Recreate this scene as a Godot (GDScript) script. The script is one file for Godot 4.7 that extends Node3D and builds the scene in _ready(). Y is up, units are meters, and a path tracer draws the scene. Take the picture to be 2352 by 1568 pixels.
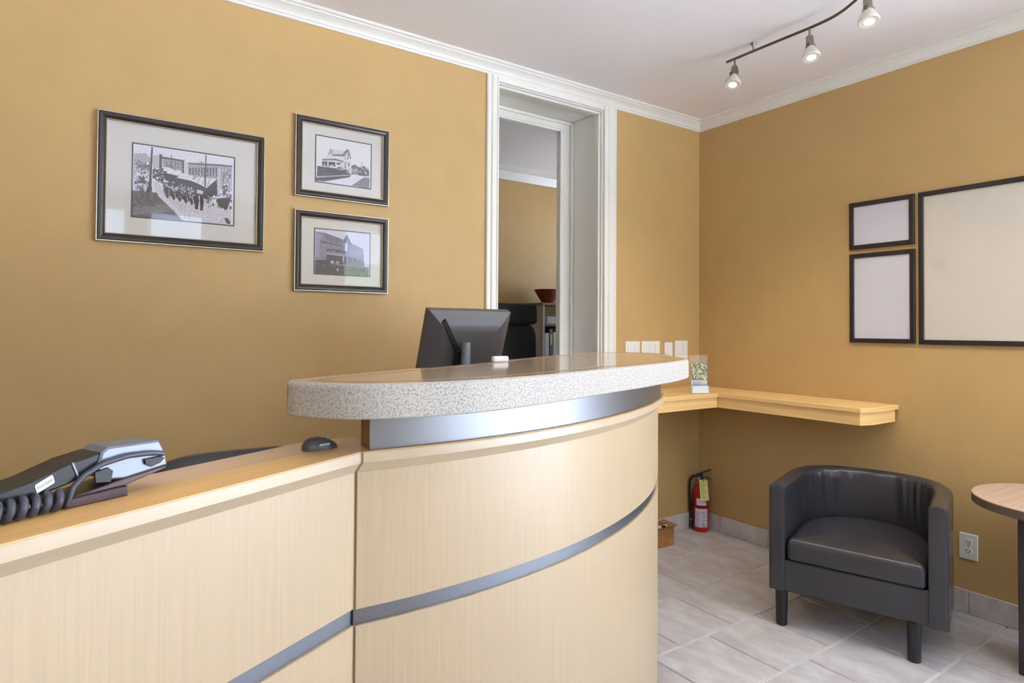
extends Node3D
# Reception room: curved maple desk with a solid-surface counter, framed photographs, tub chair, tiled floor.
# x = 0 is the wall with the boards, z = 0 the wall with the photographs, y = 0 the floor. Metres.

const CEIL := 2.605
const CROWN := 2.544
const CX := -2.7376     # centre of the desk's curve
const CZ := -0.0509
const RL := 1.652       # radius of the ledge's front edge

var used := {}
var M := {}

# ------------------------------------------------------------------ geometry collector
class G:
	var v := PackedVector3Array()
	var t := PackedVector2Array()
	func tri(a: Vector3, b: Vector3, c: Vector3, ua := Vector2.ZERO, ub := Vector2.ZERO, uc := Vector2.ZERO) -> void:
		if a.is_equal_approx(b) or b.is_equal_approx(c) or a.is_equal_approx(c):
			return
		v.append(a); v.append(b); v.append(c)
		t.append(ua); t.append(ub); t.append(uc)
	func quad(a: Vector3, b: Vector3, c: Vector3, d: Vector3) -> void:
		tri(a, b, c); tri(a, c, d)
	func face(a: Vector3, b: Vector3, c: Vector3, d: Vector3) -> void:   # a print: a is its top left, then clockwise
		tri(a, b, c, Vector2(0, 0), Vector2(1, 0), Vector2(1, 1))
		tri(a, c, d, Vector2(0, 0), Vector2(1, 1), Vector2(0, 1))
	func fix(s: int) -> void:                                             # turn a closed shape's faces outwards (clockwise fronts)
		var o := Vector3.ZERO
		for i in range(s, v.size()): o += v[i]
		o /= maxf(1.0, v.size() - s)
		var vol := 0.0
		for i in range(s, v.size(), 3):
			vol += (v[i] - o).dot((v[i + 1] - o).cross(v[i + 2] - o))
		if vol > 0.0:
			for i in range(s, v.size(), 3):
				var k := v[i + 1]; v[i + 1] = v[i + 2]; v[i + 2] = k
				var q := t[i + 1]; t[i + 1] = t[i + 2]; t[i + 2] = q
	func loft(rings: Array, cap: PackedInt32Array, closed_path := false) -> void:
		var s := v.size()
		var n: int = rings[0].size()
		var last := rings.size() if closed_path else rings.size() - 1
		for i in last:
			var a: PackedVector3Array = rings[i]
			var b: PackedVector3Array = rings[(i + 1) % rings.size()]
			for j in n:
				var k := (j + 1) % n
				quad(a[j], a[k], b[k], b[j])
		if not closed_path:
			var f: PackedVector3Array = rings[0]
			var e: PackedVector3Array = rings[rings.size() - 1]
			for i in range(0, cap.size(), 3):
				tri(f[cap[i]], f[cap[i + 2]], f[cap[i + 1]])
				tri(e[cap[i]], e[cap[i + 1]], e[cap[i + 2]])
		# the caps' turn may differ from the sides': settle it by comparing with the ring's turn
		fix(s)
	static func orient(p: PackedVector2Array) -> PackedVector2Array:
		var a := 0.0
		for i in p.size():
			var q := p[(i + 1) % p.size()]
			a += p[i].x * q.y - q.x * p[i].y
		if a < 0.0:
			p = p.duplicate(); p.reverse()
		return p
	static func tris_of(p: PackedVector2Array) -> PackedInt32Array:
		var r := Geometry2D.triangulate_polygon(p)
		for i in range(0, r.size(), 3):
			var a := p[r[i]]; var b := p[r[i + 1]]; var c := p[r[i + 2]]
			if (b - a).cross(c - a) < 0.0:
				var k := r[i + 1]; r[i + 1] = r[i + 2]; r[i + 2] = k
		return r
	static func inset(p: PackedVector2Array, d: float) -> PackedVector2Array:     # p anticlockwise; d > 0 moves inwards
		var r := PackedVector2Array()
		var n := p.size()
		for i in n:
			var e0 := (p[i] - p[(i + n - 1) % n]).normalized()
			var e1 := (p[(i + 1) % n] - p[i]).normalized()
			var n0 := Vector2(-e0.y, e0.x); var n1 := Vector2(-e1.y, e1.x)
			var m := (n0 + n1) / maxf(0.3, 1.0 + n0.dot(n1))
			r.append(p[i] + m * d)
		return r
	# a flat plate: outline in x and z, rings of [inset, y]
	func plate(p0: PackedVector2Array, steps: Array) -> void:
		var p := orient(p0)
		var rings := []
		for s in steps:
			var q := inset(p, s[0])
			var ring := PackedVector3Array()
			for w in q: ring.append(Vector3(w.x, s[1], w.y))
			rings.append(ring)
		loft(rings, tris_of(p))
	func box(a: Vector3, b: Vector3, bev := 0.0) -> void:
		var p := PackedVector2Array([Vector2(a.x, a.z), Vector2(b.x, a.z), Vector2(b.x, b.z), Vector2(a.x, b.z)])
		if bev <= 0.0:
			plate(p, [[0.0, a.y], [0.0, b.y]])
			return
		var c := bev
		p = PackedVector2Array([Vector2(a.x + c, a.z), Vector2(b.x - c, a.z), Vector2(b.x, a.z + c), Vector2(b.x, b.z - c), Vector2(b.x - c, b.z), Vector2(a.x + c, b.z), Vector2(a.x, b.z - c), Vector2(a.x, a.z + c)])
		plate(p, [[c, a.y], [0.0, a.y + c], [0.0, b.y - c], [c, b.y]])
	# sweep a closed profile along frames [origin, axis for x, axis for y]
	func sweep(p0: PackedVector2Array, frames: Array, closed_path := false) -> void:
		var p := orient(p0)
		var rings := []
		for f in frames:
			var ring := PackedVector3Array()
			for w in p: ring.append(f[0] + f[1] * w.x + f[2] * w.y)
			rings.append(ring)
		loft(rings, tris_of(p), closed_path)
	func tube(pts: Array, r: float, seg := 10) -> void:
		var prof := PackedVector2Array()
		for i in seg: prof.append(Vector2(cos(TAU * i / seg), sin(TAU * i / seg)) * r)
		var frames := []
		var up := Vector3.UP
		for i in pts.size():
			var d: Vector3 = (pts[mini(i + 1, pts.size() - 1)] - pts[maxi(i - 1, 0)]).normalized()
			if i == 0 and absf(d.dot(up)) > 0.9: up = Vector3.RIGHT
			var s := up.cross(d).normalized()
			up = d.cross(s).normalized()
			frames.append([pts[i], s, up])
		sweep(prof, frames)
	# a turned shape: profile of Vector2(radius, height) from the axis at the bottom to the axis at the top
	func lathe(prof: Array, seg := 28, xf := Transform3D.IDENTITY) -> void:
		var s := v.size()
		for i in prof.size() - 1:
			var a: Vector2 = prof[i]; var b: Vector2 = prof[i + 1]
			for k in seg:
				var c0 := TAU * k / seg; var c1 := TAU * (k + 1) / seg
				var p := func(q: Vector2, w: float) -> Vector3: return xf * Vector3(q.x * cos(w), q.y, q.x * sin(w))
				quad(p.call(a, c0), p.call(a, c1), p.call(b, c1), p.call(b, c0))
		fix(s)
	func mesh(crease := 38.0) -> ArrayMesh:
		var at := {}
		var fn := PackedVector3Array()
		var limit := cos(deg_to_rad(crease))
		for i in range(0, v.size(), 3):
			var n := (v[i + 2] - v[i]).cross(v[i + 1] - v[i])
			fn.append(n)
			for k in 3:
				var key := Vector3i((v[i + k] * 20000.0).round())
				if not at.has(key): at[key] = PackedInt32Array()
				var l: PackedInt32Array = at[key]
				l.append(i / 3); at[key] = l
		var nn := PackedVector3Array()
		nn.resize(v.size())
		for i in range(0, v.size(), 3):
			var own := fn[i / 3].normalized()
			for k in 3:
				var sum := Vector3.ZERO
				for j in at[Vector3i((v[i + k] * 20000.0).round())]:
					if fn[j].normalized().dot(own) >= limit: sum += fn[j]
				nn[i + k] = sum.normalized() if sum.length() > 1e-12 else (own if own.length() > 0.5 else Vector3.UP)
		var arr := []
		arr.resize(Mesh.ARRAY_MAX)
		arr[Mesh.ARRAY_VERTEX] = v
		arr[Mesh.ARRAY_NORMAL] = nn
		arr[Mesh.ARRAY_TEX_UV] = t
		var m := ArrayMesh.new()
		m.add_surface_from_arrays(Mesh.PRIMITIVE_TRIANGLES, arr)
		return m

# ------------------------------------------------------------------ nodes
func numbered(called: String) -> String:
	if not used.has(called):
		used[called] = 0
		return called
	used[called] += 1
	return "%s_%03d" % [called, used[called]]

func metas(o: Node, label: String, category: String, group := "") -> void:
	o.set_meta("label", label); o.set_meta("category", category)
	if group: o.set_meta("group", group)

func thing(called: String, label: String, category: String, at := Vector3.ZERO, turn := 0.0, group := "") -> Node3D:
	var o := Node3D.new(); o.name = numbered(called); add_child(o)
	o.position = at; o.rotation.y = turn
	metas(o, label, category, group)
	return o

func part(parent: Node, called: String, g: G, m: Material, crease := 38.0, label := "") -> MeshInstance3D:
	var o := MeshInstance3D.new(); o.name = called; o.mesh = g.mesh(crease); o.material_override = m
	parent.add_child(o, true)
	if label: o.set_meta("label", label)
	return o

func single(called: String, g: G, m: Material, label: String, category: String, crease := 38.0, group := "") -> MeshInstance3D:
	var o := MeshInstance3D.new(); o.name = numbered(called); o.mesh = g.mesh(crease); o.material_override = m
	add_child(o); metas(o, label, category, group)
	return o

func struct(called: String, g: G, m: Material, label: String, category: String, crease := 38.0) -> MeshInstance3D:
	var o := single(called, g, m, label, category, crease)
	o.set_meta("kind", "structure")
	return o

# ------------------------------------------------------------------ materials
func mat(c: Color, rough := 0.6, metal := 0.0) -> StandardMaterial3D:
	var m := StandardMaterial3D.new()
	m.albedo_color = c; m.roughness = rough; m.metallic = metal
	return m

func c8(r: int, g: int, b: int) -> Color:
	return Color8(r, g, b)

# a seamless pattern from noise: nx and ny are how many cells it holds across, ramp maps 0..1 to colours
func pattern(seed_: int, freq: float, w: int, h: int, out_w: int, out_h: int, ramp: Gradient, octaves := 4, gain := 0.5) -> ImageTexture:
	var n := FastNoiseLite.new()
	n.seed = seed_; n.frequency = freq; n.fractal_octaves = octaves; n.fractal_gain = gain
	n.noise_type = FastNoiseLite.TYPE_SIMPLEX_SMOOTH
	var im := n.get_seamless_image(w, h)
	im.convert(Image.FORMAT_RGBA8)
	var o := Image.create_empty(w, h, false, Image.FORMAT_RGBA8)
	for y in h:
		for x in w:
			o.set_pixel(x, y, ramp.sample(im.get_pixel(x, y).r))
	if out_w == w and out_h == h:
		return ImageTexture.create_from_image(o)
	var big := Image.create_empty(out_w, out_h, false, Image.FORMAT_RGBA8)     # stretched with wrapping, so that the repeat has no seam
	for y in out_h:
		var fy := float(y) * h / out_h
		var ya := int(fy); var ty := smoothstep(0.0, 1.0, fy - ya)
		for x in out_w:
			var fx := float(x) * w / out_w
			var xa := int(fx); var tx := fx - xa
			var top := o.get_pixel(xa, ya).lerp(o.get_pixel((xa + 1) % w, ya), tx)
			var low := o.get_pixel(xa, (ya + 1) % h).lerp(o.get_pixel((xa + 1) % w, (ya + 1) % h), tx)
			big.set_pixel(x, y, top.lerp(low, ty))
	return ImageTexture.create_from_image(big)

func ramp(stops: Array) -> Gradient:
	var g := Gradient.new()
	var off := PackedFloat32Array(); var col := PackedColorArray()
	for s in stops:
		off.append(s[0]); col.append(s[1])
	g.offsets = off; g.colors = col
	return g

func tri_mat(tex: Texture2D, scale_: Vector3, rough: float, world := false) -> StandardMaterial3D:
	var m := mat(Color.WHITE, rough)
	m.albedo_texture = tex
	m.uv1_triplanar = true
	m.uv1_world_triplanar = world
	m.uv1_scale = scale_
	return m

func two(a: Color, d: float) -> Array:
	return [[0.0, a.darkened(d)], [0.45, a.darkened(d * 0.3)], [0.6, a], [1.0, a.lightened(d * 0.7)]]

func make_materials() -> void:
	# maple veneer: grain up and down, and grain along x
	var pale := c8(192, 168, 134)  # maple of the window-facing panels, paled with the window light in its tone
	M.panel = tri_mat(pattern(3, 0.13, 1024, 12, 1024, 512, ramp(two(pale, 0.05)), 4, 0.7), Vector3.ONE * 1.5, 0.38)
	M.edge = tri_mat(pattern(4, 0.045, 10, 512, 512, 512, ramp(two(c8(196, 175, 144), 0.04)), 5, 0.65), Vector3.ONE * 1.6, 0.32)  # pale copy of the ledge maple, window sheen put into the colour
	var gold := c8(240, 188, 116)
	M.maple = tri_mat(pattern(5, 0.04, 10, 512, 512, 512, ramp(two(gold, 0.07)), 5, 0.65), Vector3.ONE * 2.0, 0.3)
	M.maple_back = tri_mat(pattern(6, 0.04, 10, 512, 512, 512, ramp(two(c8(222, 184, 146), 0.06)), 5, 0.65), Vector3.ONE * 2.0, 0.35)
	M.shelf = tri_mat(pattern(7, 0.04, 10, 512, 512, 512, ramp(two(c8(246, 204, 136), 0.07)), 5, 0.65), Vector3.ONE * 2.0, 0.34)
	M.wood_dark = tri_mat(pattern(8, 0.04, 10, 512, 512, 512, ramp(two(c8(150, 112, 84), 0.1)), 5, 0.65), Vector3.ONE * 2.0, 0.45)
	var st := pattern(11, 0.16, 512, 512, 512, 512, ramp([[0.0, c8(104, 98, 92)], [0.3, c8(146, 139, 131)], [0.45, c8(182, 175, 164)], [0.6, c8(190, 184, 172)], [0.72, c8(204, 199, 190)], [1.0, c8(162, 146, 126)]]), 3, 0.75)
	M.stone = tri_mat(st, Vector3.ONE * 2.4, 0.5)
	M.stone.metallic_specular = 0.3
	M.stone_top_wall_tint = tri_mat(pattern(12, 0.16, 512, 512, 512, 512, ramp([[0.0, c8(150, 126, 100)], [0.4, c8(184, 158, 128)], [0.7, c8(194, 168, 138)], [1.0, c8(206, 182, 152)]]), 3, 0.75), Vector3.ONE * 5.0, 0.1)  # tan of the reflected wall put into the top's colour
	M.inlay = mat(c8(226, 198, 152), 0.2)
	M.steel = mat(c8(128, 130, 135), 0.4, 1.0)
	M.wall = tri_mat(pattern(21, 0.02, 256, 256, 256, 256, ramp(two(c8(194, 160, 104), 0.018)), 5, 0.6), Vector3.ONE * 0.7, 0.55, true)
	M.ceiling = mat(c8(244, 240, 240), 0.85)
	M.trim = mat(c8(230, 227, 218), 0.35)
	var tile := ramp([[0.0, c8(180, 172, 168)], [0.4, c8(195, 187, 183)], [0.55, c8(201, 194, 190)], [0.7, c8(206, 200, 197)], [1.0, c8(214, 209, 206)]])
	M.tiles = []
	for k in 4:
		var m := tri_mat(pattern(31 + k, 0.02, 256, 130, 512, 512, tile, 5, 0.65), Vector3(1.3, 1.3, 1.3), 0.32)
		m.uv1_offset = Vector3(k * 0.27, k * 0.4, k * 0.61)
		M.tiles.append(m)
	M.grout = mat(c8(226, 222, 218), 0.8)
	var lea := mat(c8(54, 53, 57), 0.27)
	lea.heightmap_enabled = false
	var ln := NoiseTexture2D.new(); ln.width = 256; ln.height = 256; ln.seamless = true; ln.as_normal_map = true; ln.bump_strength = 3.0
	var nz := FastNoiseLite.new(); nz.seed = 51; nz.frequency = 0.11; nz.noise_type = FastNoiseLite.TYPE_CELLULAR
	ln.noise = nz
	lea.normal_enabled = true; lea.normal_texture = ln; lea.normal_scale = 0.12
	lea.uv1_triplanar = true; lea.uv1_scale = Vector3.ONE * 9.0
	M.leather = lea
	M.black = mat(c8(28, 27, 28), 0.45)
	M.black_matte = mat(c8(24, 23, 22), 0.75)
	M.charcoal = mat(c8(84, 79, 79), 0.38)
	M.frame_dark = mat(c8(48, 38, 34), 0.3)
	M.frame_silver = mat(c8(190, 180, 160), 0.3, 0.7)
	M.board_frame = mat(c8(36, 28, 28), 0.4)
	M.matboard = mat(c8(204, 198, 192), 0.85)
	M.glass = mat(Color(1, 1, 1, 0.02), 0.02)
	M.glass.transparency = BaseMaterial3D.TRANSPARENCY_ALPHA
	M.pane = mat(Color(0.95, 1, 0.98, 0.03), 0.02)
	M.pane.transparency = BaseMaterial3D.TRANSPARENCY_ALPHA
	M.acrylic = mat(Color(0.85, 0.95, 0.95, 0.04), 0.03)
	M.acrylic.transparency = BaseMaterial3D.TRANSPARENCY_ALPHA
	M.acrylic.metallic_specular = 0.22
	M.white = mat(c8(232, 230, 226), 0.4)
	M.nickel = mat(c8(150, 142, 126), 0.35, 1.0)
	M.rail = mat(c8(104, 94, 84), 0.4, 0.8)
	M.red = mat(c8(176, 24, 30), 0.3)
	M.dark_red = mat(c8(96, 20, 28), 0.4)
	M.yellow = mat(c8(226, 220, 130), 0.7)
	M.card = tri_mat(pattern(61, 0.05, 128, 128, 128, 128, ramp(two(c8(178, 126, 72), 0.08)), 4, 0.5), Vector3.ONE * 4.0, 0.85)
	M.table = tri_mat(pattern(62, 0.035, 16, 512, 512, 512, ramp(two(c8(196, 168, 144), 0.1)), 5, 0.6), Vector3.ONE * 2.0, 0.4)
	M.table_edge = mat(c8(92, 76, 62), 0.5)
	M.table_leg = mat(c8(52, 40, 42), 0.5)
	M.silver = mat(c8(132, 136, 146), 0.42, 0.5)
	M.maroon = mat(c8(72, 52, 54), 0.4)
	M.cord = mat(c8(66, 66, 76), 0.3)
	M.cloth = mat(c8(26, 25, 26), 0.9)
	M.slot = mat(c8(40, 36, 32), 0.6)
	M.terracotta = mat(c8(132, 66, 44), 0.6)
	M.leaf = mat(c8(60, 72, 50), 0.85)
	M.bark = mat(c8(84, 66, 50), 0.9)
	M.asphalt = mat(c8(170, 175, 182), 0.9)
	M.led = mat(c8(255, 250, 235), 0.4)
	M.led.emission_enabled = true; M.led.emission = c8(255, 246, 226); M.led.emission_energy_multiplier = 1.4
	M.bulb_glass = mat(c8(206, 200, 186), 0.12)

# ------------------------------------------------------------------ printed pictures
func fill(im: Image, pts: Array, c: Color) -> void:
	var w := im.get_width(); var h := im.get_height()
	var y0 := 1e9; var y1 := -1e9
	for p in pts:
		y0 = minf(y0, p.y * h); y1 = maxf(y1, p.y * h)
	for y in range(maxi(0, int(floor(y0))), mini(h, int(ceil(y1)) + 1)):
		var xs := []
		for i in pts.size():
			var a: Vector2 = pts[i] * Vector2(w, h)
			var b: Vector2 = pts[(i + 1) % pts.size()] * Vector2(w, h)
			if (a.y <= y + 0.5) != (b.y <= y + 0.5):
				xs.append(a.x + (y + 0.5 - a.y) / (b.y - a.y) * (b.x - a.x))
		xs.sort()
		for i in range(0, xs.size() - 1, 2):
			var l := clampi(int(round(xs[i])), 0, w); var r := clampi(int(round(xs[i + 1])), 0, w)
			if r > l: im.fill_rect(Rect2i(l, y, r - l, 1), c)

# points read off a slanted view of the print: q holds its four corners there
func on_print(q: Array, pts: Array) -> Array:
	var r := []
	for p in pts:
		var u: float = (p[0] - q[0].x) / (q[1].x - q[0].x)
		var top: float = lerpf(q[0].y, q[1].y, u)
		var bot: float = lerpf(q[3].y, q[2].y, u)
		r.append(Vector2(u, (p[1] - top) / (bot - top)))
	return r

func grain_image(im: Image, amount: float, seed_: int) -> ImageTexture:
	var rng := RandomNumberGenerator.new(); rng.seed = seed_
	var fine := FastNoiseLite.new(); fine.seed = seed_; fine.frequency = 0.09; fine.fractal_octaves = 3
	var w := im.get_width(); var h := im.get_height()
	im.resize(w * 5 / 8, h * 5 / 8, Image.INTERPOLATE_BILINEAR); im.resize(w, h, Image.INTERPOLATE_CUBIC)
	for y in im.get_height():
		for x in im.get_width():
			var c := im.get_pixel(x, y)
			var d := rng.randf_range(-amount, amount) * 0.6 + fine.get_noise_2d(x * 1.6, y * 1.6) * amount * 4.5 * (1.0 - absf(c.g - 0.5))
			im.set_pixel(x, y, Color(c.r + d, c.g + d, c.b + d))
	return ImageTexture.create_from_image(im)

# small strokes of tone inside a box of the print: crowds, leaves, brickwork
func scatter(im: Image, q: Array, box: Array, n: int, size: float, tones: Array, seed_: int) -> void:
	var rng := RandomNumberGenerator.new(); rng.seed = seed_
	for k in n:
		var x := rng.randf_range(box[0], box[2]); var y := rng.randf_range(box[1], box[3])
		if box.size() > 4: y += (x - box[0]) * float(box[4])
		var w := size * rng.randf_range(0.4, 1.1); var h := size * rng.randf_range(0.5, 1.6)
		var t: int = tones[rng.randi() % tones.size()]
		fill(im, on_print(q, [[x, y], [x + w, y + w * 0.2], [x + w * 0.9, y + h], [x - w * 0.1, y + h]]), c8(t, int(t * 0.98), int(t * 1.03)))

func street_print() -> ImageTexture:
	var im := Image.create_empty(420, 328, false, Image.FORMAT_RGBA8)
	im.fill(c8(218, 212, 222))
	var q := [Vector2(60, 50), Vector2(1805, 300), Vector2(1780, 1465), Vector2(40, 1310)]
	var f := func(pts: Array, c: Color) -> void: fill(im, on_print(q, pts), c)
	var gr := func(k: int) -> Color: return c8(k, int(k * 0.975), int(k * 1.02))
	# far buildings
	f.call([[70, 220], [260, 215], [340, 300], [340, 640], [70, 640]], gr.call(168))
	f.call([[100, 370], [330, 360], [340, 520], [90, 480]], gr.call(120))
	f.call([[380, 250], [500, 240], [520, 480], [380, 470]], gr.call(182))
	f.call([[490, 230], [530, 230], [530, 480], [490, 480]], gr.call(70))
	f.call([[540, 285], [910, 335], [900, 560], [540, 500]], gr.call(150))
	f.call([[530, 270], [915, 335], [910, 360], [530, 300]], gr.call(62))
	for k in 6: f.call([[590 + k * 52, 350], [614 + k * 52, 352], [614 + k * 52, 500], [590 + k * 52, 490]], gr.call(112))
	f.call([[880, 350], [905, 350], [905, 560], [880, 560]], gr.call(54))
	f.call([[905, 340], [980, 350], [1000, 620], [905, 600]], gr.call(200))
	f.call([[980, 370], [1160, 380], [1210, 340], [1260, 385], [1600, 400], [1770, 440], [1770, 900], [980, 640]], gr.call(160))
	f.call([[980, 380], [1770, 425], [1770, 450], [980, 400]], gr.call(84))
	for k in 10: f.call([[1000 + k * 52, 460], [1026 + k * 52, 462], [1026 + k * 52, 590 + k * 4], [1000 + k * 52, 586 + k * 4]], gr.call(82))
	for k in 3: f.call([[1610 + k * 52, 540], [1640 + k * 52, 540], [1640 + k * 52, 660], [1610 + k * 52, 660]], gr.call(106))
	f.call([[1510, 470], [1560, 470], [1560, 920], [1510, 900]], gr.call(190))
	f.call([[1600, 780], [1690, 760], [1690, 950], [1600, 950]], gr.call(72))
	# shops under awnings
	f.call([[380, 520], [520, 480], [900, 640], [1300, 800], [1500, 880], [1500, 1010], [1300, 1010], [900, 820], [540, 740], [380, 650]], gr.call(46))
	f.call([[500, 500], [560, 450], [690, 470], [620, 535]], gr.call(226))
	f.call([[600, 560], [680, 480], [750, 500], [690, 580]], gr.call(222))
	f.call([[690, 585], [770, 505], [870, 520], [790, 600]], gr.call(224))
	f.call([[780, 640], [860, 560], [1090, 600], [1020, 690]], gr.call(214))
	f.call([[1070, 700], [1150, 620], [1490, 660], [1310, 815]], gr.call(220))
	for k in 3: f.call([[1130 + k * 90, 720 + k * 30], [1180 + k * 90, 640 + k * 5], [1200 + k * 90, 642 + k * 5], [1150 + k * 90, 726 + k * 30]], gr.call(160))
	f.call([[1310, 820], [1490, 670], [1510, 920], [1400, 880]], gr.call(34))
	# left side wagons
	f.call([[80, 560], [330, 560], [330, 900], [80, 900]], gr.call(196))
	f.call([[120, 620], [230, 610], [300, 740], [130, 740]], gr.call(70))
	f.call([[160, 800], [220, 790], [250, 880], [170, 890]], gr.call(100))
	# road and ground
	f.call([[370, 680], [470, 690], [560, 860], [1060, 1000], [1280, 1010], [1760, 1190], [1775, 1460], [830, 1380], [820, 1240], [430, 860]], gr.call(192))
	f.call([[60, 870], [450, 900], [820, 1240], [1000, 1390], [50, 1310]], gr.call(96))
	f.call([[450, 880], [520, 900], [1010, 1390], [900, 1380], [480, 960]], gr.call(206))
	f.call([[60, 1160], [560, 1090], [760, 1220], [50, 1300]], gr.call(118))
	# motor cars parked in a row
	for k in 5:
		var x := 550 + k * 105; var y := 760 + k * 30
		f.call([[x, y], [x + 60, y - 30], [x + 130, y], [x + 140, y + 190], [x + 80, y + 240], [x + 20, y + 120]], gr.call(48))
		f.call([[x + 20, y + 10], [x + 80, y - 10], [x + 90, y + 40], [x + 30, y + 50]], gr.call(178))
		f.call([[x + 100, y + 130], [x + 116, y + 140], [x + 120, y + 240], [x + 106, y + 240]], gr.call(190))
	scatter(im, q, [80, 330, 330, 860], 70, 34.0, [60, 110, 150, 210, 225], 71)
	scatter(im, q, [380, 470, 560, 700], 40, 30.0, [40, 80, 190, 220], 72)
	scatter(im, q, [540, 330, 880, 480], 50, 18.0, [100, 130, 170, 190], 73)
	scatter(im, q, [990, 440, 1480, 600, 0.06], 70, 18.0, [90, 120, 175, 195], 74)
	scatter(im, q, [1580, 480, 1760, 930], 60, 26.0, [90, 150, 190, 215], 75)
	scatter(im, q, [540, 640, 1080, 760, 0.33], 110, 28.0, [36, 60, 120, 190, 215], 76)
	scatter(im, q, [560, 760, 1060, 900, 0.2], 90, 26.0, [40, 70, 110, 170, 205], 77)
	scatter(im, q, [1280, 880, 1760, 1120, 0.1], 80, 34.0, [40, 60, 90, 190, 215], 78)
	scatter(im, q, [80, 900, 420, 1120], 60, 40.0, [80, 90, 104, 120], 79)
	scatter(im, q, [820, 1060, 1700, 1330, 0.1], 60, 40.0, [178, 186, 200, 206], 80)
	# people
	f.call([[1095, 930], [1160, 920], [1180, 1040], [1160, 1190], [1110, 1190]], gr.call(44))
	f.call([[1190, 960], [1255, 950], [1265, 1060], [1245, 1210], [1205, 1210]], gr.call(46))
	f.call([[1140, 840], [1250, 870], [1250, 930], [1140, 910]], gr.call(205))
	f.call([[1410, 960], [1640, 960], [1640, 1000], [1430, 1000]], gr.call(205))
	f.call([[1500, 1000], [1770, 980], [1690, 1190], [1530, 1140]], gr.call(62))
	f.call([[1640, 1340], [1700, 1340], [1760, 1420], [1740, 1450], [1680, 1430]], gr.call(70))
	# poles
	f.call([[352, 110], [376, 110], [360, 830], [318, 830]], gr.call(38))
	f.call([[300, 800], [370, 800], [370, 890], [270, 890]], gr.call(58))
	f.call([[1280, 235], [1300, 240], [1298, 790], [1270, 790]], gr.call(74))
	f.call([[680, 240], [692, 240], [692, 460], [680, 460]], gr.call(80))
	return grain_image(im, 0.05, 5)

func house_print() -> ImageTexture:
	var im := Image.create_empty(320, 256, false, Image.FORMAT_RGBA8)
	im.fill(c8(216, 214, 214))
	var q := [Vector2(160, 100), Vector2(1580, 350), Vector2(1555, 1470), Vector2(140, 1275)]
	var f := func(pts: Array, c: Color) -> void: fill(im, on_print(q, pts), c)
	var gr := func(k: int) -> Color: return c8(k, int(k * 0.97), int(k * 1.01))
	f.call([[440, 600], [500, 440], [880, 490], [960, 460], [1060, 700], [1050, 1080], [300, 960], [310, 740]], gr.call(206))
	f.call([[450, 590], [510, 430], [600, 480], [560, 600]], gr.call(160))
	f.call([[590, 480], [850, 510], [830, 600], [580, 590]], gr.call(196))
	f.call([[570, 585], [830, 585], [880, 510], [950, 450], [990, 470], [1060, 700], [1030, 700], [960, 520], [860, 640], [570, 625]], gr.call(106))
	f.call([[310, 710], [650, 700], [860, 760], [860, 790], [640, 740], [310, 740]], gr.call(96))
	f.call([[310, 770], [440, 770], [440, 890], [310, 880]], gr.call(54))
	f.call([[470, 780], [640, 790], [640, 900], [470, 890]], gr.call(48))
	f.call([[350, 820], [380, 820], [380, 900], [350, 900]], gr.call(200))
	f.call([[510, 850], [600, 850], [600, 910], [510, 910]], gr.call(180))
	f.call([[680, 790], [780, 800], [780, 860], [680, 850]], gr.call(84))
	f.call([[890, 560], [910, 560], [910, 720], [890, 720]], gr.call(130))
	f.call([[960, 560], [985, 560], [985, 730], [960, 730]], gr.call(130))
	f.call([[880, 780], [920, 780], [920, 920], [880, 920]], gr.call(140))
	f.call([[970, 800], [1010, 800], [1010, 900], [970, 900]], gr.call(120))
	f.call([[1060, 900], [1160, 840], [1250, 950], [1230, 1110], [1070, 1100]], gr.call(136))
	f.call([[1080, 960], [1190, 940], [1190, 1020], [1090, 1030]], gr.call(200))
	f.call([[1060, 890], [1150, 850], [1260, 950], [1230, 960], [1150, 890], [1070, 930]], gr.call(66))
	f.call([[1250, 930], [1340, 920], [1400, 880], [1490, 980], [1540, 1000], [1540, 1160], [1240, 1130]], gr.call(74))
	f.call([[1270, 1010], [1320, 1010], [1320, 1060], [1270, 1060]], gr.call(210))
	f.call([[1420, 1030], [1490, 1040], [1490, 1080], [1420, 1080]], gr.call(214))
	f.call([[1340, 780], [1355, 780], [1355, 900], [1340, 900]], gr.call(120))
	f.call([[190, 880], [300, 900], [660, 950], [860, 1000], [1050, 1090], [1050, 1120], [180, 1150]], gr.call(64))
	f.call([[720, 940], [790, 940], [790, 1010], [720, 1010]], gr.call(40))
	f.call([[870, 980], [930, 980], [930, 1080], [870, 1080]], gr.call(44))
	scatter(im, q, [190, 900, 1000, 1090], 90, 34.0, [40, 58, 76, 92], 81)
	scatter(im, q, [1080, 880, 1520, 1110], 80, 26.0, [40, 70, 110, 190], 82)
	scatter(im, q, [680, 760, 1040, 980], 50, 24.0, [110, 150, 190, 215], 83)
	f.call([[150, 1160], [1040, 1110], [1040, 1140], [150, 1200]], gr.call(176))
	f.call([[150, 1190], [1080, 1130], [1000, 1180], [380, 1280], [150, 1270]], gr.call(60))
	f.call([[360, 1290], [1120, 1160], [1240, 1120], [1380, 1180], [1080, 1390]], gr.call(212))
	f.call([[1080, 1390], [1400, 1180], [1560, 1200], [1550, 1470]], gr.call(110))
	return grain_image(im, 0.04, 6)

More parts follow.
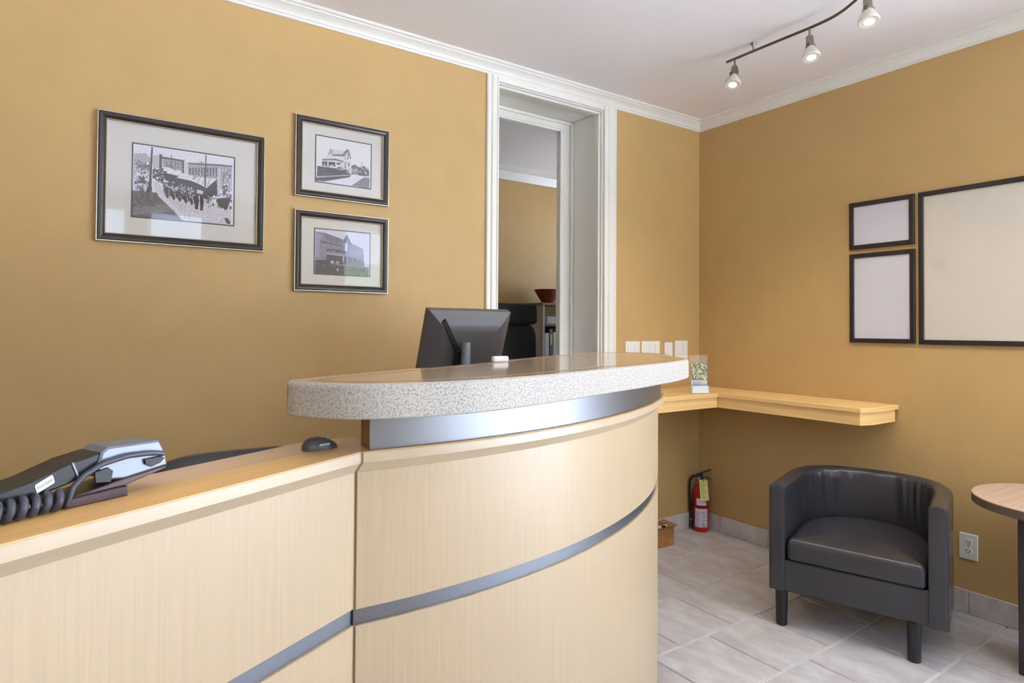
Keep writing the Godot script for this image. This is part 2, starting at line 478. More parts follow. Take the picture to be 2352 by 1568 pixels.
func porch_print() -> ImageTexture:
	var im := Image.create_empty(320, 256, false, Image.FORMAT_RGBA8)
	im.fill(c8(196, 192, 206))
	var q := [Vector2(120, 100), Vector2(1660, 220), Vector2(1640, 1430), Vector2(120, 1370)]
	var f := func(pts: Array, c: Color) -> void: fill(im, on_print(q, pts), c)
	var gr := func(k: int) -> Color: return c8(int(k * 0.94), int(k * 0.92), int(k * 1.1))
	f.call([[130, 180], [340, 200], [760, 340], [900, 400], [1000, 240], [1130, 500], [1480, 660], [1520, 1160], [130, 1350]], gr.call(128))
	f.call([[330, 200], [860, 380], [880, 540], [430, 420]], gr.call(100))
	f.call([[130, 190], [300, 290], [260, 440], [250, 900], [130, 900]], gr.call(150))
	f.call([[270, 430], [860, 560], [860, 600], [270, 480]], gr.call(70))
	f.call([[440, 660], [860, 700], [960, 740], [960, 780], [440, 740]], gr.call(76))
	f.call([[430, 780], [900, 830], [1000, 850], [1000, 880], [430, 820]], gr.call(164))
	f.call([[440, 830], [910, 880], [910, 1100], [440, 1060]], gr.call(66))
	f.call([[890, 860], [930, 860], [930, 1040], [890, 1040]], gr.call(182))
	f.call([[930, 880], [980, 880], [980, 1100], [930, 1100]], gr.call(58))
	f.call([[900, 480], [960, 340], [1000, 240], [1130, 520], [1090, 560], [1010, 400], [930, 520]], gr.call(86))
	f.call([[950, 500], [1020, 500], [1020, 720], [950, 720]], gr.call(206))
	f.call([[1030, 480], [1050, 480], [1050, 740], [1030, 740]], gr.call(90))
	f.call([[1140, 700], [1480, 700], [1480, 850], [1140, 830]], gr.call(140))
	for k in 3: f.call([[1060 + k * 150, 900], [1140 + k * 150, 900], [1140 + k * 150, 1060], [1060 + k * 150, 1060]], gr.call(104))
	f.call([[130, 1000], [420, 980], [560, 1100], [900, 1160], [1640, 1200], [1640, 1430], [130, 1370]], gr.call(58))
	f.call([[930, 1180], [1640, 1180], [1640, 1430], [930, 1400]], c8(84, 98, 90))  # trees reflected in the glass, drawn into the print as green
	scatter(im, q, [260, 440, 900, 760], 80, 30.0, [96, 116, 136, 150], 84)
	scatter(im, q, [150, 1040, 900, 1340], 90, 36.0, [48, 60, 76, 96], 85)
	scatter(im, q, [940, 1150, 1620, 1400], 80, 34.0, [70, 92, 112, 130], 86)
	f.call([[560, 1010], [640, 1010], [640, 1070], [560, 1070]], gr.call(196))
	f.call([[700, 1020], [790, 1020], [790, 1080], [700, 1080]], gr.call(160))
	f.call([[720, 1220], [780, 1220], [780, 1290], [720, 1290]], gr.call(170))
	return grain_image(im, 0.035, 7)

func print_mat(tex: Texture2D, rough := 0.7) -> StandardMaterial3D:
	var m := mat(Color.WHITE, rough)
	m.albedo_texture = tex
	m.texture_repeat = false
	return m

# ------------------------------------------------------------------ helpers for the desk's curve
func arc(r: float, deg: float) -> Vector3:
	return Vector3(CX + r * sin(deg_to_rad(deg)), 0, CZ + r * cos(deg_to_rad(deg)))

const CORNER := Vector3(-2.8638, 0, 1.5913)
const LEFT_DIR := Vector3(-0.878, 0, 0.479)
const LEFT_IN := Vector3(-0.479, 0, -0.878)
const MITRE := Vector3(-0.219, 0, -1.02)

# frames [origin, inwards, up] along the curved front, and along the straight wing
func curve_frames(a0 := -4.37, a1 := 62.0, n := 72) -> Array:
	var r := []
	for i in n + 1:
		var a := lerpf(a0, a1, float(i) / n)
		var inward := -Vector3(sin(deg_to_rad(a)), 0, cos(deg_to_rad(a)))
		r.append([arc(RL, a), MITRE if i == 0 and a0 < -4.3 else inward, Vector3.UP])
	return r

func wing_frames(from := 0.0, to := 1.5) -> Array:
	return [[CORNER + LEFT_DIR * from, MITRE if from == 0.0 else LEFT_IN, Vector3.UP], [CORNER + LEFT_DIR * to, LEFT_IN, Vector3.UP]]

func pv(a: Array) -> PackedVector2Array:
	var r := PackedVector2Array()
	for p in a: r.append(Vector2(p[0], p[1]))
	return r

# a smooth closed outline through points
func smooth(pts: Array, per := 8) -> PackedVector2Array:
	var r := PackedVector2Array()
	var n := pts.size()
	for i in n:
		var p0: Vector2 = pts[(i + n - 1) % n]; var p1: Vector2 = pts[i]
		var p2: Vector2 = pts[(i + 1) % n]; var p3: Vector2 = pts[(i + 2) % n]
		for k in per:
			r.append(p1.cubic_interpolate(p2, p0, p3, float(k) / per))
	return r

# =================================================================== the scene
func _ready() -> void:
	# camera: a wide lens shifted a little downwards
	var cam := Camera3D.new(); cam.name = "camera"
	add_child(cam)
	cam.position = Vector3(-3.264, 1.2582, 2.649)
	cam.rotation = Vector3(deg_to_rad(0.9778), deg_to_rad(-34.1523), deg_to_rad(0.3685))
	cam.projection = Camera3D.PROJECTION_FRUSTUM
	cam.near = 0.05; cam.far = 200.0
	cam.size = 1568.0 / 1424.78 * 0.05
	cam.frustum_offset = Vector2(0, -53.55 / 1424.78 * 0.05)
	cam.current = true
	# sky: bright, thinly clouded day
	var we := WorldEnvironment.new(); we.name = "surroundings"
	var env := Environment.new()
	var sky := Sky.new()
	var sm := ProceduralSkyMaterial.new()
	sm.sky_top_color = c8(158, 194, 240); sm.sky_horizon_color = c8(224, 233, 246); sm.sky_curve = 0.15
	sm.ground_bottom_color = c8(150, 150, 146); sm.ground_horizon_color = c8(200, 202, 202)
	sm.sky_energy_multiplier = 2.1; sm.ground_energy_multiplier = 0.9
	sm.sun_angle_max = 1.0
	sky.sky_material = sm
	env.background_mode = Environment.BG_SKY
	env.sky = sky
	env.ambient_light_source = Environment.AMBIENT_SOURCE_SKY
	env.tonemap_mode = Environment.TONE_MAPPER_LINEAR
	env.tonemap_exposure = 1.68
	env.sdfgi_enabled = true; env.ssao_enabled = true; env.ssil_enabled = true
	we.environment = env
	add_child(we)
	# sun: high, from behind the building, so that it falls on the lot outside the windows but not into the room
	var sun := DirectionalLight3D.new(); sun.name = "sun"
	add_child(sun)
	sun.look_at_from_position(Vector3.ZERO, Vector3(0.0, -1.25, 1.0), Vector3.UP)
	sun.light_color = c8(246, 250, 255); sun.light_energy = 30.0; sun.light_angular_distance = 0.6
	sun.shadow_enabled = true

	make_materials()
	build_room()
	build_back_room()
	build_outside()
	build_desk()
	build_counter()
	build_shelf()
	build_armchair()
	build_side_table()
	build_pictures()
	build_boards()
	build_plates()
	build_track_light()
	build_monitor()
	build_terminal()
	build_mouse()
	build_extinguisher()
	build_box()
	build_holder()
	build_stools()
	build_office_chair()
	build_bookcase()

# ------------------------------------------------------------------ the room
const DX0 := -1.562     # doorway
const DX1 := -0.842
const DTOP := 2.518
const WT := 0.266       # thickness of the wall with the doorway
const XL := -5.3        # far side of the room
const ZF := 4.5         # window wall

func build_room() -> void:
	var g := G.new()
	g.box(Vector3(XL - 0.12, -0.14, -0.0), Vector3(0.12, -0.006, ZF + 0.15))
	g.box(Vector3(DX0, -0.14, -WT), Vector3(DX1, -0.006, 0.0))
	var fl := struct("floor", g, M.grout, "floor of grey beige ceramic tiles with pale grout", "floor")
	# tiles: half-bond rows along x
	var meshes := []
	var full := G.new()
	var s := 0.33; var e := 0.161
	full.box(Vector3(-e, -0.012, -e), Vector3(e, 0.0, e), 0.0022)
	var full_mesh := full.mesh(20.0)
	var rng := RandomNumberGenerator.new(); rng.seed = 7
	var zk := 0.64 - s * 2.0
	var row := 0
	while zk < ZF:
		var xk := (-0.641 if row % 2 == 0 else -0.476) + s * 2.0
		while xk > XL - s:
			var a := Vector2(maxf(xk - s, XL) + 0.004, maxf(zk, 0.0) + 0.004)
			var b := Vector2(minf(xk, 0.0) - 0.004, minf(zk + s, ZF) - 0.004)
			if b.x - a.x > 0.03 and b.y - a.y > 0.03:
				var o := MeshInstance3D.new(); o.name = "tile"
				if absf(b.x - a.x - 0.322) < 0.001 and absf(b.y - a.y - 0.322) < 0.001:
					o.mesh = full_mesh
				else:
					var cut := G.new()
					var h := (b - a) / 2.0
					cut.box(Vector3(-h.x, -0.012, -h.y), Vector3(h.x, 0.0, h.y), 0.0022)
					o.mesh = cut.mesh(20.0)
				o.material_override = M.tiles[rng.randi() % 4]
				o.position = Vector3((a.x + b.x) / 2.0, 0, (a.y + b.y) / 2.0)
				fl.add_child(o, true)
			xk -= s
		zk += s
		row += 1
	g = G.new()
	g.box(Vector3(XL - 0.12, CEIL, -0.0), Vector3(0.12, CEIL + 0.12, ZF + 0.15))
	struct("ceiling", g, M.ceiling, "smooth white painted ceiling of the reception room", "ceiling")
	# wall with the doorway
	g = G.new()
	g.box(Vector3(XL - 0.12, 0, -WT), Vector3(DX0, CEIL, 0))
	g.box(Vector3(DX1, 0, -WT), Vector3(0.12, CEIL, 0))
	g.box(Vector3(DX0, DTOP, -WT), Vector3(DX1, CEIL, 0))
	struct("wall_left", g, M.wall, "tan painted wall with the framed photographs and a doorway", "wall")
	g = G.new()
	g.box(Vector3(0, 0, 0), Vector3(0.12, CEIL, 2.6))
	g.box(Vector3(0, 0, 4.3), Vector3(0.12, CEIL, ZF + 0.15))
	g.box(Vector3(0, 0, 2.6), Vector3(0.12, 0.12, 4.3))
	g.box(Vector3(0, 2.44, 2.6), Vector3(0.12, CEIL, 4.3))
	struct("wall_right", g, M.wall, "tan painted wall with the black framed boards", "wall")
	g = G.new()
	g.box(Vector3(XL - 0.12, 0, 0), Vector3(XL, CEIL, ZF + 0.15))
	struct("wall_side", g, M.wall, "plain tan wall at the far end of the reception room", "wall")
	# window wall behind the camera
	var wins := [[-4.1, -2.97, 1.3], [-2.82, -2.28, 1.5], [-0.82, -0.1, 0.15]]
	g = G.new()
	var top := 2.44
	g.box(Vector3(XL, top, ZF), Vector3(0, CEIL, ZF + 0.15))
	var x := XL
	for w in wins:
		g.box(Vector3(x, 0, ZF), Vector3(w[0], top, ZF + 0.15))
		g.box(Vector3(w[0], 0, ZF), Vector3(w[1], w[2], ZF + 0.15))
		x = w[1]
	g.box(Vector3(x, 0, ZF), Vector3(0, top, ZF + 0.15))
	struct("wall_front", g, M.wall, "tan wall with large windows facing the desk", "wall")
	for i in wins.size():
		var w: Array = wins[i]
		var f := G.new()
		var b := 0.04
		for p in [[w[0], w[0] + b, w[2], top], [w[1] - b, w[1], w[2], top]]:
			f.box(Vector3(p[0], p[2], ZF + 0.04), Vector3(p[1], p[3], ZF + 0.1), 0.003)
		for p in [[w[2], w[2] + b], [top - b, top]]:
			f.box(Vector3(w[0] + b, p[0], ZF + 0.04), Vector3(w[1] - b, p[1], ZF + 0.1), 0.003)
		var o := struct("window_%d" % (i + 1), f, M.white, ["wide window with a white frame facing the desk", "narrow high window with a white frame", "window with a white frame close to the board wall"][i], "window")
		var pane := G.new()
		pane.quad(Vector3(w[0] + b, w[2] + b, ZF + 0.07), Vector3(w[1] - b, w[2] + b, ZF + 0.07), Vector3(w[1] - b, top - b, ZF + 0.07), Vector3(w[0] + b, top - b, ZF + 0.07))
		part(o, "pane", pane, M.pane)
	# window further along the wall with the boards
	g = G.new()
	for p in [[0.12, 0.16], [2.40, 2.44]]: g.box(Vector3(0.04, p[0], 2.6), Vector3(0.09, p[1], 4.3), 0.003)
	for p in [[2.6, 2.64], [4.26, 4.3], [3.43, 3.47]]: g.box(Vector3(0.04, 0.16, p[0]), Vector3(0.09, 2.40, p[1]), 0.003)
	var w5 := struct("window_4", g, M.white, "white framed window further along the board wall", "window")
	g = G.new()
	g.quad(Vector3(0.065, 0.16, 2.64), Vector3(0.065, 0.16, 4.26), Vector3(0.065, 2.40, 4.26), Vector3(0.065, 2.40, 2.64))
	part(w5, "pane", g, M.pane)
	# crown moulding, mitred in the corner
	var prof := [[0.0, CROWN], [0.007, CROWN], [0.010, CROWN + 0.004], [0.010, CROWN + 0.010], [0.015, CROWN + 0.013], [0.019, CROWN + 0.022], [0.028, CROWN + 0.032], [0.040, CROWN + 0.040], [0.046, CROWN + 0.043], [0.046, CROWN + 0.049], [0.056, CROWN + 0.051], [0.060, CROWN + 0.056], [0.060, CEIL], [0.0, CEIL]]
	g = G.new()
	g.sweep(pv(prof), [[Vector3(XL, 0, 0), Vector3(0, 0, 1), Vector3.UP], [Vector3(0, 0, 0), Vector3(-1, 0, 1), Vector3.UP]])
	struct("trim_1", g, M.trim, "white crown moulding above the framed photographs", "moulding", 25.0)
	g = G.new()
	g.sweep(pv(prof), [[Vector3(0, 0, 0), Vector3(-1, 0, 1), Vector3.UP], [Vector3(0, 0, ZF), Vector3(-1, 0, 0), Vector3.UP]])
	struct("trim_2", g, M.trim, "white crown moulding above the black framed boards", "moulding", 25.0)
	# tile skirting
	var bb := G.new(); var bl := G.new()
	bb.box(Vector3(-0.004, 0.0, 0.0), Vector3(0.0, 0.1, ZF))
	var br := struct("baseboard_right", bb, M.grout, "tile skirting along the wall with the boards", "skirting")
	var zz := 0.17 - 0.33
	while zz < ZF:
		var a := maxf(zz, 0.0) + 0.002; var b := minf(zz + 0.33, ZF) - 0.002
		if b - a > 0.02:
			var tg := G.new()
			tg.box(Vector3(-0.011, 0.001, a), Vector3(-0.001, 0.104, b), 0.0018)
			part(br, "tile", tg, M.tiles[rng.randi() % 4], 20.0)
		zz += 0.33
	bl.box(Vector3(-0.74, 0.0, 0.0), Vector3(-0.0045, 0.1, 0.004))
	var blo := struct("baseboard_left", bl, M.grout, "short run of tile skirting beside the doorway", "skirting")
	for p in [[-0.738, -0.45], [-0.446, -0.118], [-0.114, -0.013]]:
		var tg := G.new()
		tg.box(Vector3(p[0], 0.001, 0.001), Vector3(p[1], 0.104, 0.011), 0.0018)
		part(blo, "tile", tg, M.tiles[rng.randi() % 4], 20.0)
	# doorway: casings on the room side, jamb lining, inner frame
	var cas := func(w: float) -> PackedVector2Array:
		return pv([[0.0, 0.0], [0.0, 0.010], [0.004, 0.014], [0.012, 0.014], [0.016, 0.010], [w * 0.36, 0.010], [w * 0.42, 0.017], [w * 0.62, 0.017], [w * 0.68, 0.011], [w - 0.012, 0.011], [w - 0.008, 0.016], [w - 0.002, 0.016], [w, 0.012], [w, 0.0]])
	g = G.new()
	g.sweep(cas.call(0.07), [[Vector3(DX0 - 0.07, 0, 0), Vector3.RIGHT, Vector3.BACK], [Vector3(DX0 - 0.07, CROWN, 0), Vector3.RIGHT, Vector3.BACK]])
	g.sweep(cas.call(0.098), [[Vector3(DX1 + 0.098, 0, 0), Vector3.LEFT, Vector3.BACK], [Vector3(DX1 + 0.098, CROWN, 0), Vector3.LEFT, Vector3.BACK]])
	g.box(Vector3(DX0, DTOP - 0.002, 0.0), Vector3(DX1, CROWN, 0.013), 0.002)
	struct("trim_3", g, M.trim, "white fluted casing around the doorway", "casing", 30.0)
	g = G.new()
	g.box(Vector3(DX1 - 0.008, 0, -WT), Vector3(DX1, DTOP, -0.001))
	g.box(Vector3(DX0, 0, -WT), Vector3(DX0 + 0.008, DTOP, -0.001))
	g.box(Vector3(DX0 + 0.008, DTOP - 0.008, -WT), Vector3(DX1 - 0.008, DTOP, -0.001))
	g.box(Vector3(DX1 - 0.02, 0, -0.055), Vector3(DX1 - 0.008, DTOP - 0.02, -0.015), 0.003)
	g.box(Vector3(DX0 + 0.02, DTOP - 0.02, -0.055), Vector3(DX1 - 0.008, DTOP - 0.008, -0.015), 0.003)
	struct("trim_4", g, M.trim, "white painted lining inside the deep doorway", "lining")
	g = G.new()
	var z0 := -WT - 0.03; var z1 := -WT
	var ix := DX1 - 0.106; var it := DTOP - 0.072
	g.box(Vector3(ix, 0, z0), Vector3(DX1 + 0.2, it, z1), 0.002)
	g.box(Vector3(DX0 - 0.2, it, z0), Vector3(DX1 + 0.2, DTOP + 0.1, z1), 0.002)
	g.box(Vector3(DX0 - 0.2, 0, z0), Vector3(DX0 + 0.1, it, z1), 0.002)
	struct("trim_5", g, M.trim, "white inner door frame at the end of the deep doorway", "frame")
	g = G.new()
	g.box(Vector3(DX1 - 0.026, 0, z1), Vector3(DX1 - 0.009, DTOP - 0.009, z1 + 0.02), 0.005)
	g.box(Vector3(DX0 + 0.1, DTOP - 0.026, z1), Vector3(DX1 - 0.026, DTOP - 0.009, z1 + 0.02), 0.005)
	g.box(Vector3(ix - 0.004, 0, z1), Vector3(ix + 0.012, it + 0.012, z1 + 0.018), 0.005)
	g.box(Vector3(DX0 + 0.1, it - 0.004, z1), Vector3(ix - 0.004, it + 0.012, z1 + 0.018), 0.005)
	struct("trim_6", g, M.trim, "narrow white beads edging the inner door frame", "bead")

func build_back_room() -> void:
	var g := G.new()
	var x0 := -2.4; var x1 := 0.75; var z1 := -WT - 0.1; var z0 := -1.65
	g.box(Vector3(x0 - 0.1, 0, z0 - 0.1), Vector3(x1 + 0.1, CEIL, z0))
	struct("wall_back", g, M.wall, "tan far wall of the office beyond the doorway", "wall")
	g = G.new()
	g.box(Vector3(x0 - 0.1, 0, z0), Vector3(x0, CEIL, -WT))
	struct("wall_office_side", g, M.wall, "plain tan side wall of the office beyond the doorway", "wall")
	var wy := 1.35; var wz0 := z0 + 0.45; var wz1 := -WT - 0.35
	g = G.new()
	g.box(Vector3(x1, 0, z0), Vector3(x1 + 0.1, wy, -WT))
	g.box(Vector3(x1, 2.2, z0), Vector3(x1 + 0.1, CEIL, -WT))
	g.box(Vector3(x1, wy, z0), Vector3(x1 + 0.1, 2.2, wz0))
	g.box(Vector3(x1, wy, wz1), Vector3(x1 + 0.1, 2.2, -WT))
	g.box(Vector3(0.12, 0, -WT), Vector3(x1 + 0.1, CEIL, -WT + 0.1))
	struct("wall_office_end", g, M.wall, "tan end wall of the office with an added window", "wall")
	g = G.new()
	for p in [[wy, wy + 0.04], [2.16, 2.2]]: g.box(Vector3(x1 + 0.03, p[0], wz0), Vector3(x1 + 0.07, p[1], wz1))
	for p in [[wz0, wz0 + 0.04], [wz1 - 0.04, wz1]]: g.box(Vector3(x1 + 0.03, wy + 0.04, p[0]), Vector3(x1 + 0.07, 2.16, p[1]))
	var ow := struct("window_5", g, M.white, "unseen white framed window added to light the office beyond the doorway", "window")  # unseen window, added so that daylight reaches the office
	g = G.new()
	g.quad(Vector3(x1 + 0.05, wy + 0.04, wz0 + 0.04), Vector3(x1 + 0.05, wy + 0.04, wz1 - 0.04), Vector3(x1 + 0.05, 2.16, wz1 - 0.04), Vector3(x1 + 0.05, 2.16, wz0 + 0.04))
	part(ow, "pane", g, M.pane)
	g = G.new()
	g.box(Vector3(x0 - 0.1, -0.1, z0 - 0.1), Vector3(x1 + 0.1, 0.0, -WT))
	struct("floor_office", g, M.tiles[0], "plain floor of the office beyond the doorway", "floor")
	g = G.new()
	g.box(Vector3(x0 - 0.1, CEIL, z0 - 0.1), Vector3(x1 + 0.1, CEIL + 0.1, -0.001))
	struct("ceiling_office", g, M.ceiling, "ceiling of the office beyond the doorway", "ceiling")
	var prof := [[0.0, 2.50], [0.012, 2.50], [0.02, 2.52], [0.05, 2.56], [0.07, 2.57], [0.07, CEIL], [0.0, CEIL]]
	g = G.new()
	g.sweep(pv(prof), [[Vector3(x0, 0, z0), Vector3(0, 0, 1), Vector3.UP], [Vector3(x1, 0, z0), Vector3(0, 0, 1), Vector3.UP]])
	struct("trim_7", g, M.trim, "white crown moulding in the office beyond the doorway", "moulding", 25.0)

func build_outside() -> void:
	var g := G.new()
	g.box(Vector3(-60, -0.3, ZF + 0.15), Vector3(60, -0.1, 80))
	g.box(Vector3(-60, -0.3, -40), Vector3(XL - 0.2, -0.1, ZF + 0.15))
	g.box(Vector3(1.4, -0.3, -40), Vector3(60, -0.1, ZF + 0.15))
	g.box(Vector3(0.13, -0.3, 0.0), Vector3(1.4, -0.1, ZF + 0.15))
	struct("ground", g, M.asphalt, "pale paved lot outside the windows", "ground")
	var rng := RandomNumberGenerator.new(); rng.seed = 9
	var n := FastNoiseLite.new(); n.seed = 4; n.frequency = 0.5
	for k in 7:
		var t := thing("street_tree", "leafy green tree beyond the lot outside the windows", "tree", Vector3(-22.0 + k * 7.0, -0.1, 28.0 + 7.0 * (k % 2)), 0.0, "trees beyond the lot")
		var h := rng.randf_range(4.2, 5.4)
		g = G.new()
		g.lathe([Vector2(0, 0), Vector2(0.22, 0), Vector2(0.14, h * 0.5), Vector2(0, h * 0.5)], 8)
		part(t, "trunk", g, M.bark)
		g = G.new()
		var st := g.v.size()
		var seg := 20; var rows := 12
		var pt := func(i: int, j: int) -> Vector3:
			var a := TAU * (i % seg) / seg; var b := PI * j / rows
			var d := Vector3(cos(a) * sin(b), cos(b), sin(a) * sin(b))
			var r := 1.0 + 0.35 * n.get_noise_3dv(d * 3.0 + Vector3(k * 7, 0, 0))
			return Vector3(0, h * 0.56, 0) + Vector3(d.x * 4.0, d.y * h * 0.44, d.z * 2.2) * r
		for i in seg:
			for j in rows: g.quad(pt.call(i, j), pt.call(i + 1, j), pt.call(i + 1, j + 1), pt.call(i, j + 1))
		g.fix(st)
		part(t, "crown", g, M.leaf, 25.0)

# ------------------------------------------------------------------ reception desk
# turn a part so that its own x axis runs along the wing, and the wood's grain with it
func along_wing(g: G, o: Callable) -> void:
	var b := Basis(-LEFT_DIR.normalized(), Vector3.UP, -LEFT_DIR.normalized().cross(Vector3.UP))
	for i in g.v.size(): g.v[i] = b.inverse() * g.v[i]
	var m: MeshInstance3D = o.call(g)
	m.basis = b

func build_desk() -> void:
	var d := thing("reception_desk", "pale maple reception desk with curved front and brushed steel strip", "desk", Vector3.ZERO)
	var face := pv([[0.0, 1.0205], [0.0, 1.037], [0.0015, 1.0388], [0.159, 1.0388], [0.159, 1.0], [0.020, 1.0]])
	var g := G.new()
	g.sweep(face, curve_frames())
	part(d, "curved_ledge", g, M.edge, 25.0)
	g = G.new()
	g.sweep(face, wing_frames())
	along_wing(g, func(q: G): return part(d, "straight_ledge", q, M.edge, 25.0))
	g = G.new()
	g.sweep(pv([[0.001, 1.0388], [0.0015, 1.0397], [0.082, 1.0397], [0.082, 1.0388]]), wing_frames())
	along_wing(g, func(q: G): return part(d, "ledge_nosing", q, M.maple, 25.0, "orange maple strip along the front of the ledge"))
	g = G.new()
	g.sweep(pv([[0.0823, 1.0388], [0.0823, 1.0396], [0.159, 1.0396], [0.159, 1.0388]]), wing_frames())
	along_wing(g, func(q: G): return part(d, "ledge_back_strip", q, M.maple_back, 25.0, "pinkish beige strip at the back of the ledge"))  # back half of the ledge top in a pinker tone
	g = G.new()
	g.sweep(pv([[0.001, 1.0388], [0.0015, 1.0397], [0.159, 1.0397], [0.159, 1.0388]]), curve_frames())
	part(d, "ledge_top", g, M.maple, 25.0)
	# panels and the recessed strip between them
	var up := pv([[0.020, 0.7583], [0.0213, 0.757], [0.032, 0.757], [0.032, 1.0004], [0.020, 1.0004]])
	var lo := pv([[0.020, 0.08], [0.020, 0.7262], [0.0215, 0.7275], [0.032, 0.7275], [0.032, 0.08]])
	var band := pv([[0.0268, 0.7278], [0.0268, 0.7567], [0.031, 0.7567], [0.031, 0.7278]])
	var kick := pv([[0.06, 0.0], [0.06, 0.08], [0.07, 0.08], [0.07, 0.0]])
	g = G.new(); g.sweep(up, curve_frames(-4.335)); part(d, "curved_upper_panel", g, M.panel, 25.0)
	g = G.new(); g.sweep(lo, curve_frames(-4.335)); part(d, "curved_lower_panel", g, M.panel, 25.0)
	var wf := wing_frames(0.0)
	wf[0] = [CORNER + LEFT_DIR * 0.0012, MITRE, Vector3.UP]
	g = G.new(); g.sweep(up, wf); part(d, "straight_upper_panel", g, M.panel, 25.0)
	g = G.new(); g.sweep(lo, wf); part(d, "straight_lower_panel", g, M.panel, 25.0)
	g = G.new(); g.sweep(band, curve_frames()); part(d, "curved_steel_strip", g, M.steel, 25.0)
	g = G.new(); g.sweep(band, wing_frames()); part(d, "straight_steel_strip", g, M.steel, 25.0)
	g = G.new(); g.sweep(kick, curve_frames()); part(d, "curved_toe_kick", g, M.black_matte, 25.0)
	g = G.new(); g.sweep(kick, wing_frames()); part(d, "straight_toe_kick", g, M.black_matte, 25.0)
	# carcass behind the panels
	var core := pv([[0.0325, 0.08], [0.0325, 0.998], [0.05, 0.998], [0.05, 0.08]])
	g = G.new(); g.sweep(core, curve_frames()); part(d, "curved_carcass", g, M.wood_dark, 25.0)
	g = G.new(); g.sweep(core, wing_frames()); part(d, "straight_carcass", g, M.wood_dark, 25.0)
	# riser under the counter: maple core darkened for its shaded end, steel skin
	g = G.new()
	g.sweep(pv([[0.0131, 1.0398], [0.0131, 1.1082], [0.064, 1.1082], [0.064, 1.0398]]), curve_frames(-3.88, 58.0))
	part(d, "riser", g, M.wood_dark, 25.0)
	g = G.new()
	g.sweep(pv([[0.0113, 1.0401], [0.0113, 1.1079], [0.013, 1.1079], [0.013, 1.0401]]), curve_frames(-3.88, 57.5))
	part(d, "steel_riser_skin", g, M.steel, 25.0, "brushed steel band below the counter")
	# work surfaces behind
	g = G.new()
	g.sweep(pv([[0.055, 0.70], [0.055, 0.73], [0.42, 0.73], [0.42, 0.70]]), wing_frames(0.30))
	part(d, "straight_work_surface", g, M.maple_back, 25.0)
	g = G.new()
	g.sweep(pv([[0.055, 0.70], [0.055, 0.73], [0.86, 0.73], [0.86, 0.70]]), curve_frames(14.0, 60.0, 24))
	part(d, "curved_work_surface", g, M.maple_back, 25.0)

# outline of the countertop in x and z
const COUNTER := [[-2.984, 1.549], [-2.975, 1.591], [-2.926, 1.654], [-2.865, 1.687], [-2.780, 1.7005], [-2.673, 1.699], [-2.493, 1.6565], [-2.267, 1.578], [-2.036, 1.500], [-1.822, 1.411], [-1.682, 1.323], [-1.590, 1.186], [-1.4925, 1.0636], [-1.447, 0.972], [-1.456, 0.887], [-1.517, 0.820], [-1.618, 0.798], [-1.7915, 0.857], [-2.018, 0.985], [-2.226, 1.100], [-2.38, 1.21], [-2.536, 1.298], [-2.693, 1.367], [-2.857, 1.453], [-2.9566, 1.5105]]

func build_counter() -> void:
	var pts := []
	for p in COUNTER: pts.append(Vector2(p[0], p[1]))
	var line := smooth(pts, 6)
	var t := thing("stone_countertop", "thick speckled beige solid surface countertop on the curved desk", "countertop", Vector3.ZERO)
	var g := G.new()
	var steps := []
	var b := 1.1083; var top := 1.1666; var r := 0.009
	for k in 4: steps.append([0.004 * (1.0 - sin(k * PI / 6.0)), b + 0.004 * (1.0 - cos(k * PI / 6.0))])
	for k in 6: steps.append([r * (1.0 - cos(k * PI / 10.0)), top - r + r * sin(k * PI / 10.0)])
	g.plate(line, steps)
	part(t, "slab", g, M.stone, 30.0)
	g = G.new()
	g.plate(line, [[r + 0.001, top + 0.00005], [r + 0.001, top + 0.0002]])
	part(t, "polished_top", g, M.stone_top_wall_tint)
	# inlaid line: a cream band between two thin brown ones
	var oriented := G.orient(line)
	for k in [[0.040, 0.042, "inlay_border"], [0.042, 0.049, "inlay_strip"], [0.049, 0.051, "inlay_border"]]:
		var a := G.inset(oriented, k[0]); var c := G.inset(oriented, k[1])
		g = G.new()
		for i in a.size():
			var j := (i + 1) % a.size()
			g.quad(Vector3(a[i].x, top + 0.0005, a[i].y), Vector3(a[j].x, top + 0.0005, a[j].y), Vector3(c[j].x, top + 0.0005, c[j].y), Vector3(c[i].x, top + 0.0005, c[i].y))
		part(t, k[2], g, M.inlay if k[2] == "inlay_strip" else M.wood_dark)
	# small pale block at the back edge of the counter
	g = G.new()
	g.box(Vector3(-2.36, 1.167, 1.215), Vector3(-2.31, 1.183, 1.23), 0.003)
	single("card_block", g, M.white, "small cream card block on the back edge of the stone countertop", "card holder")

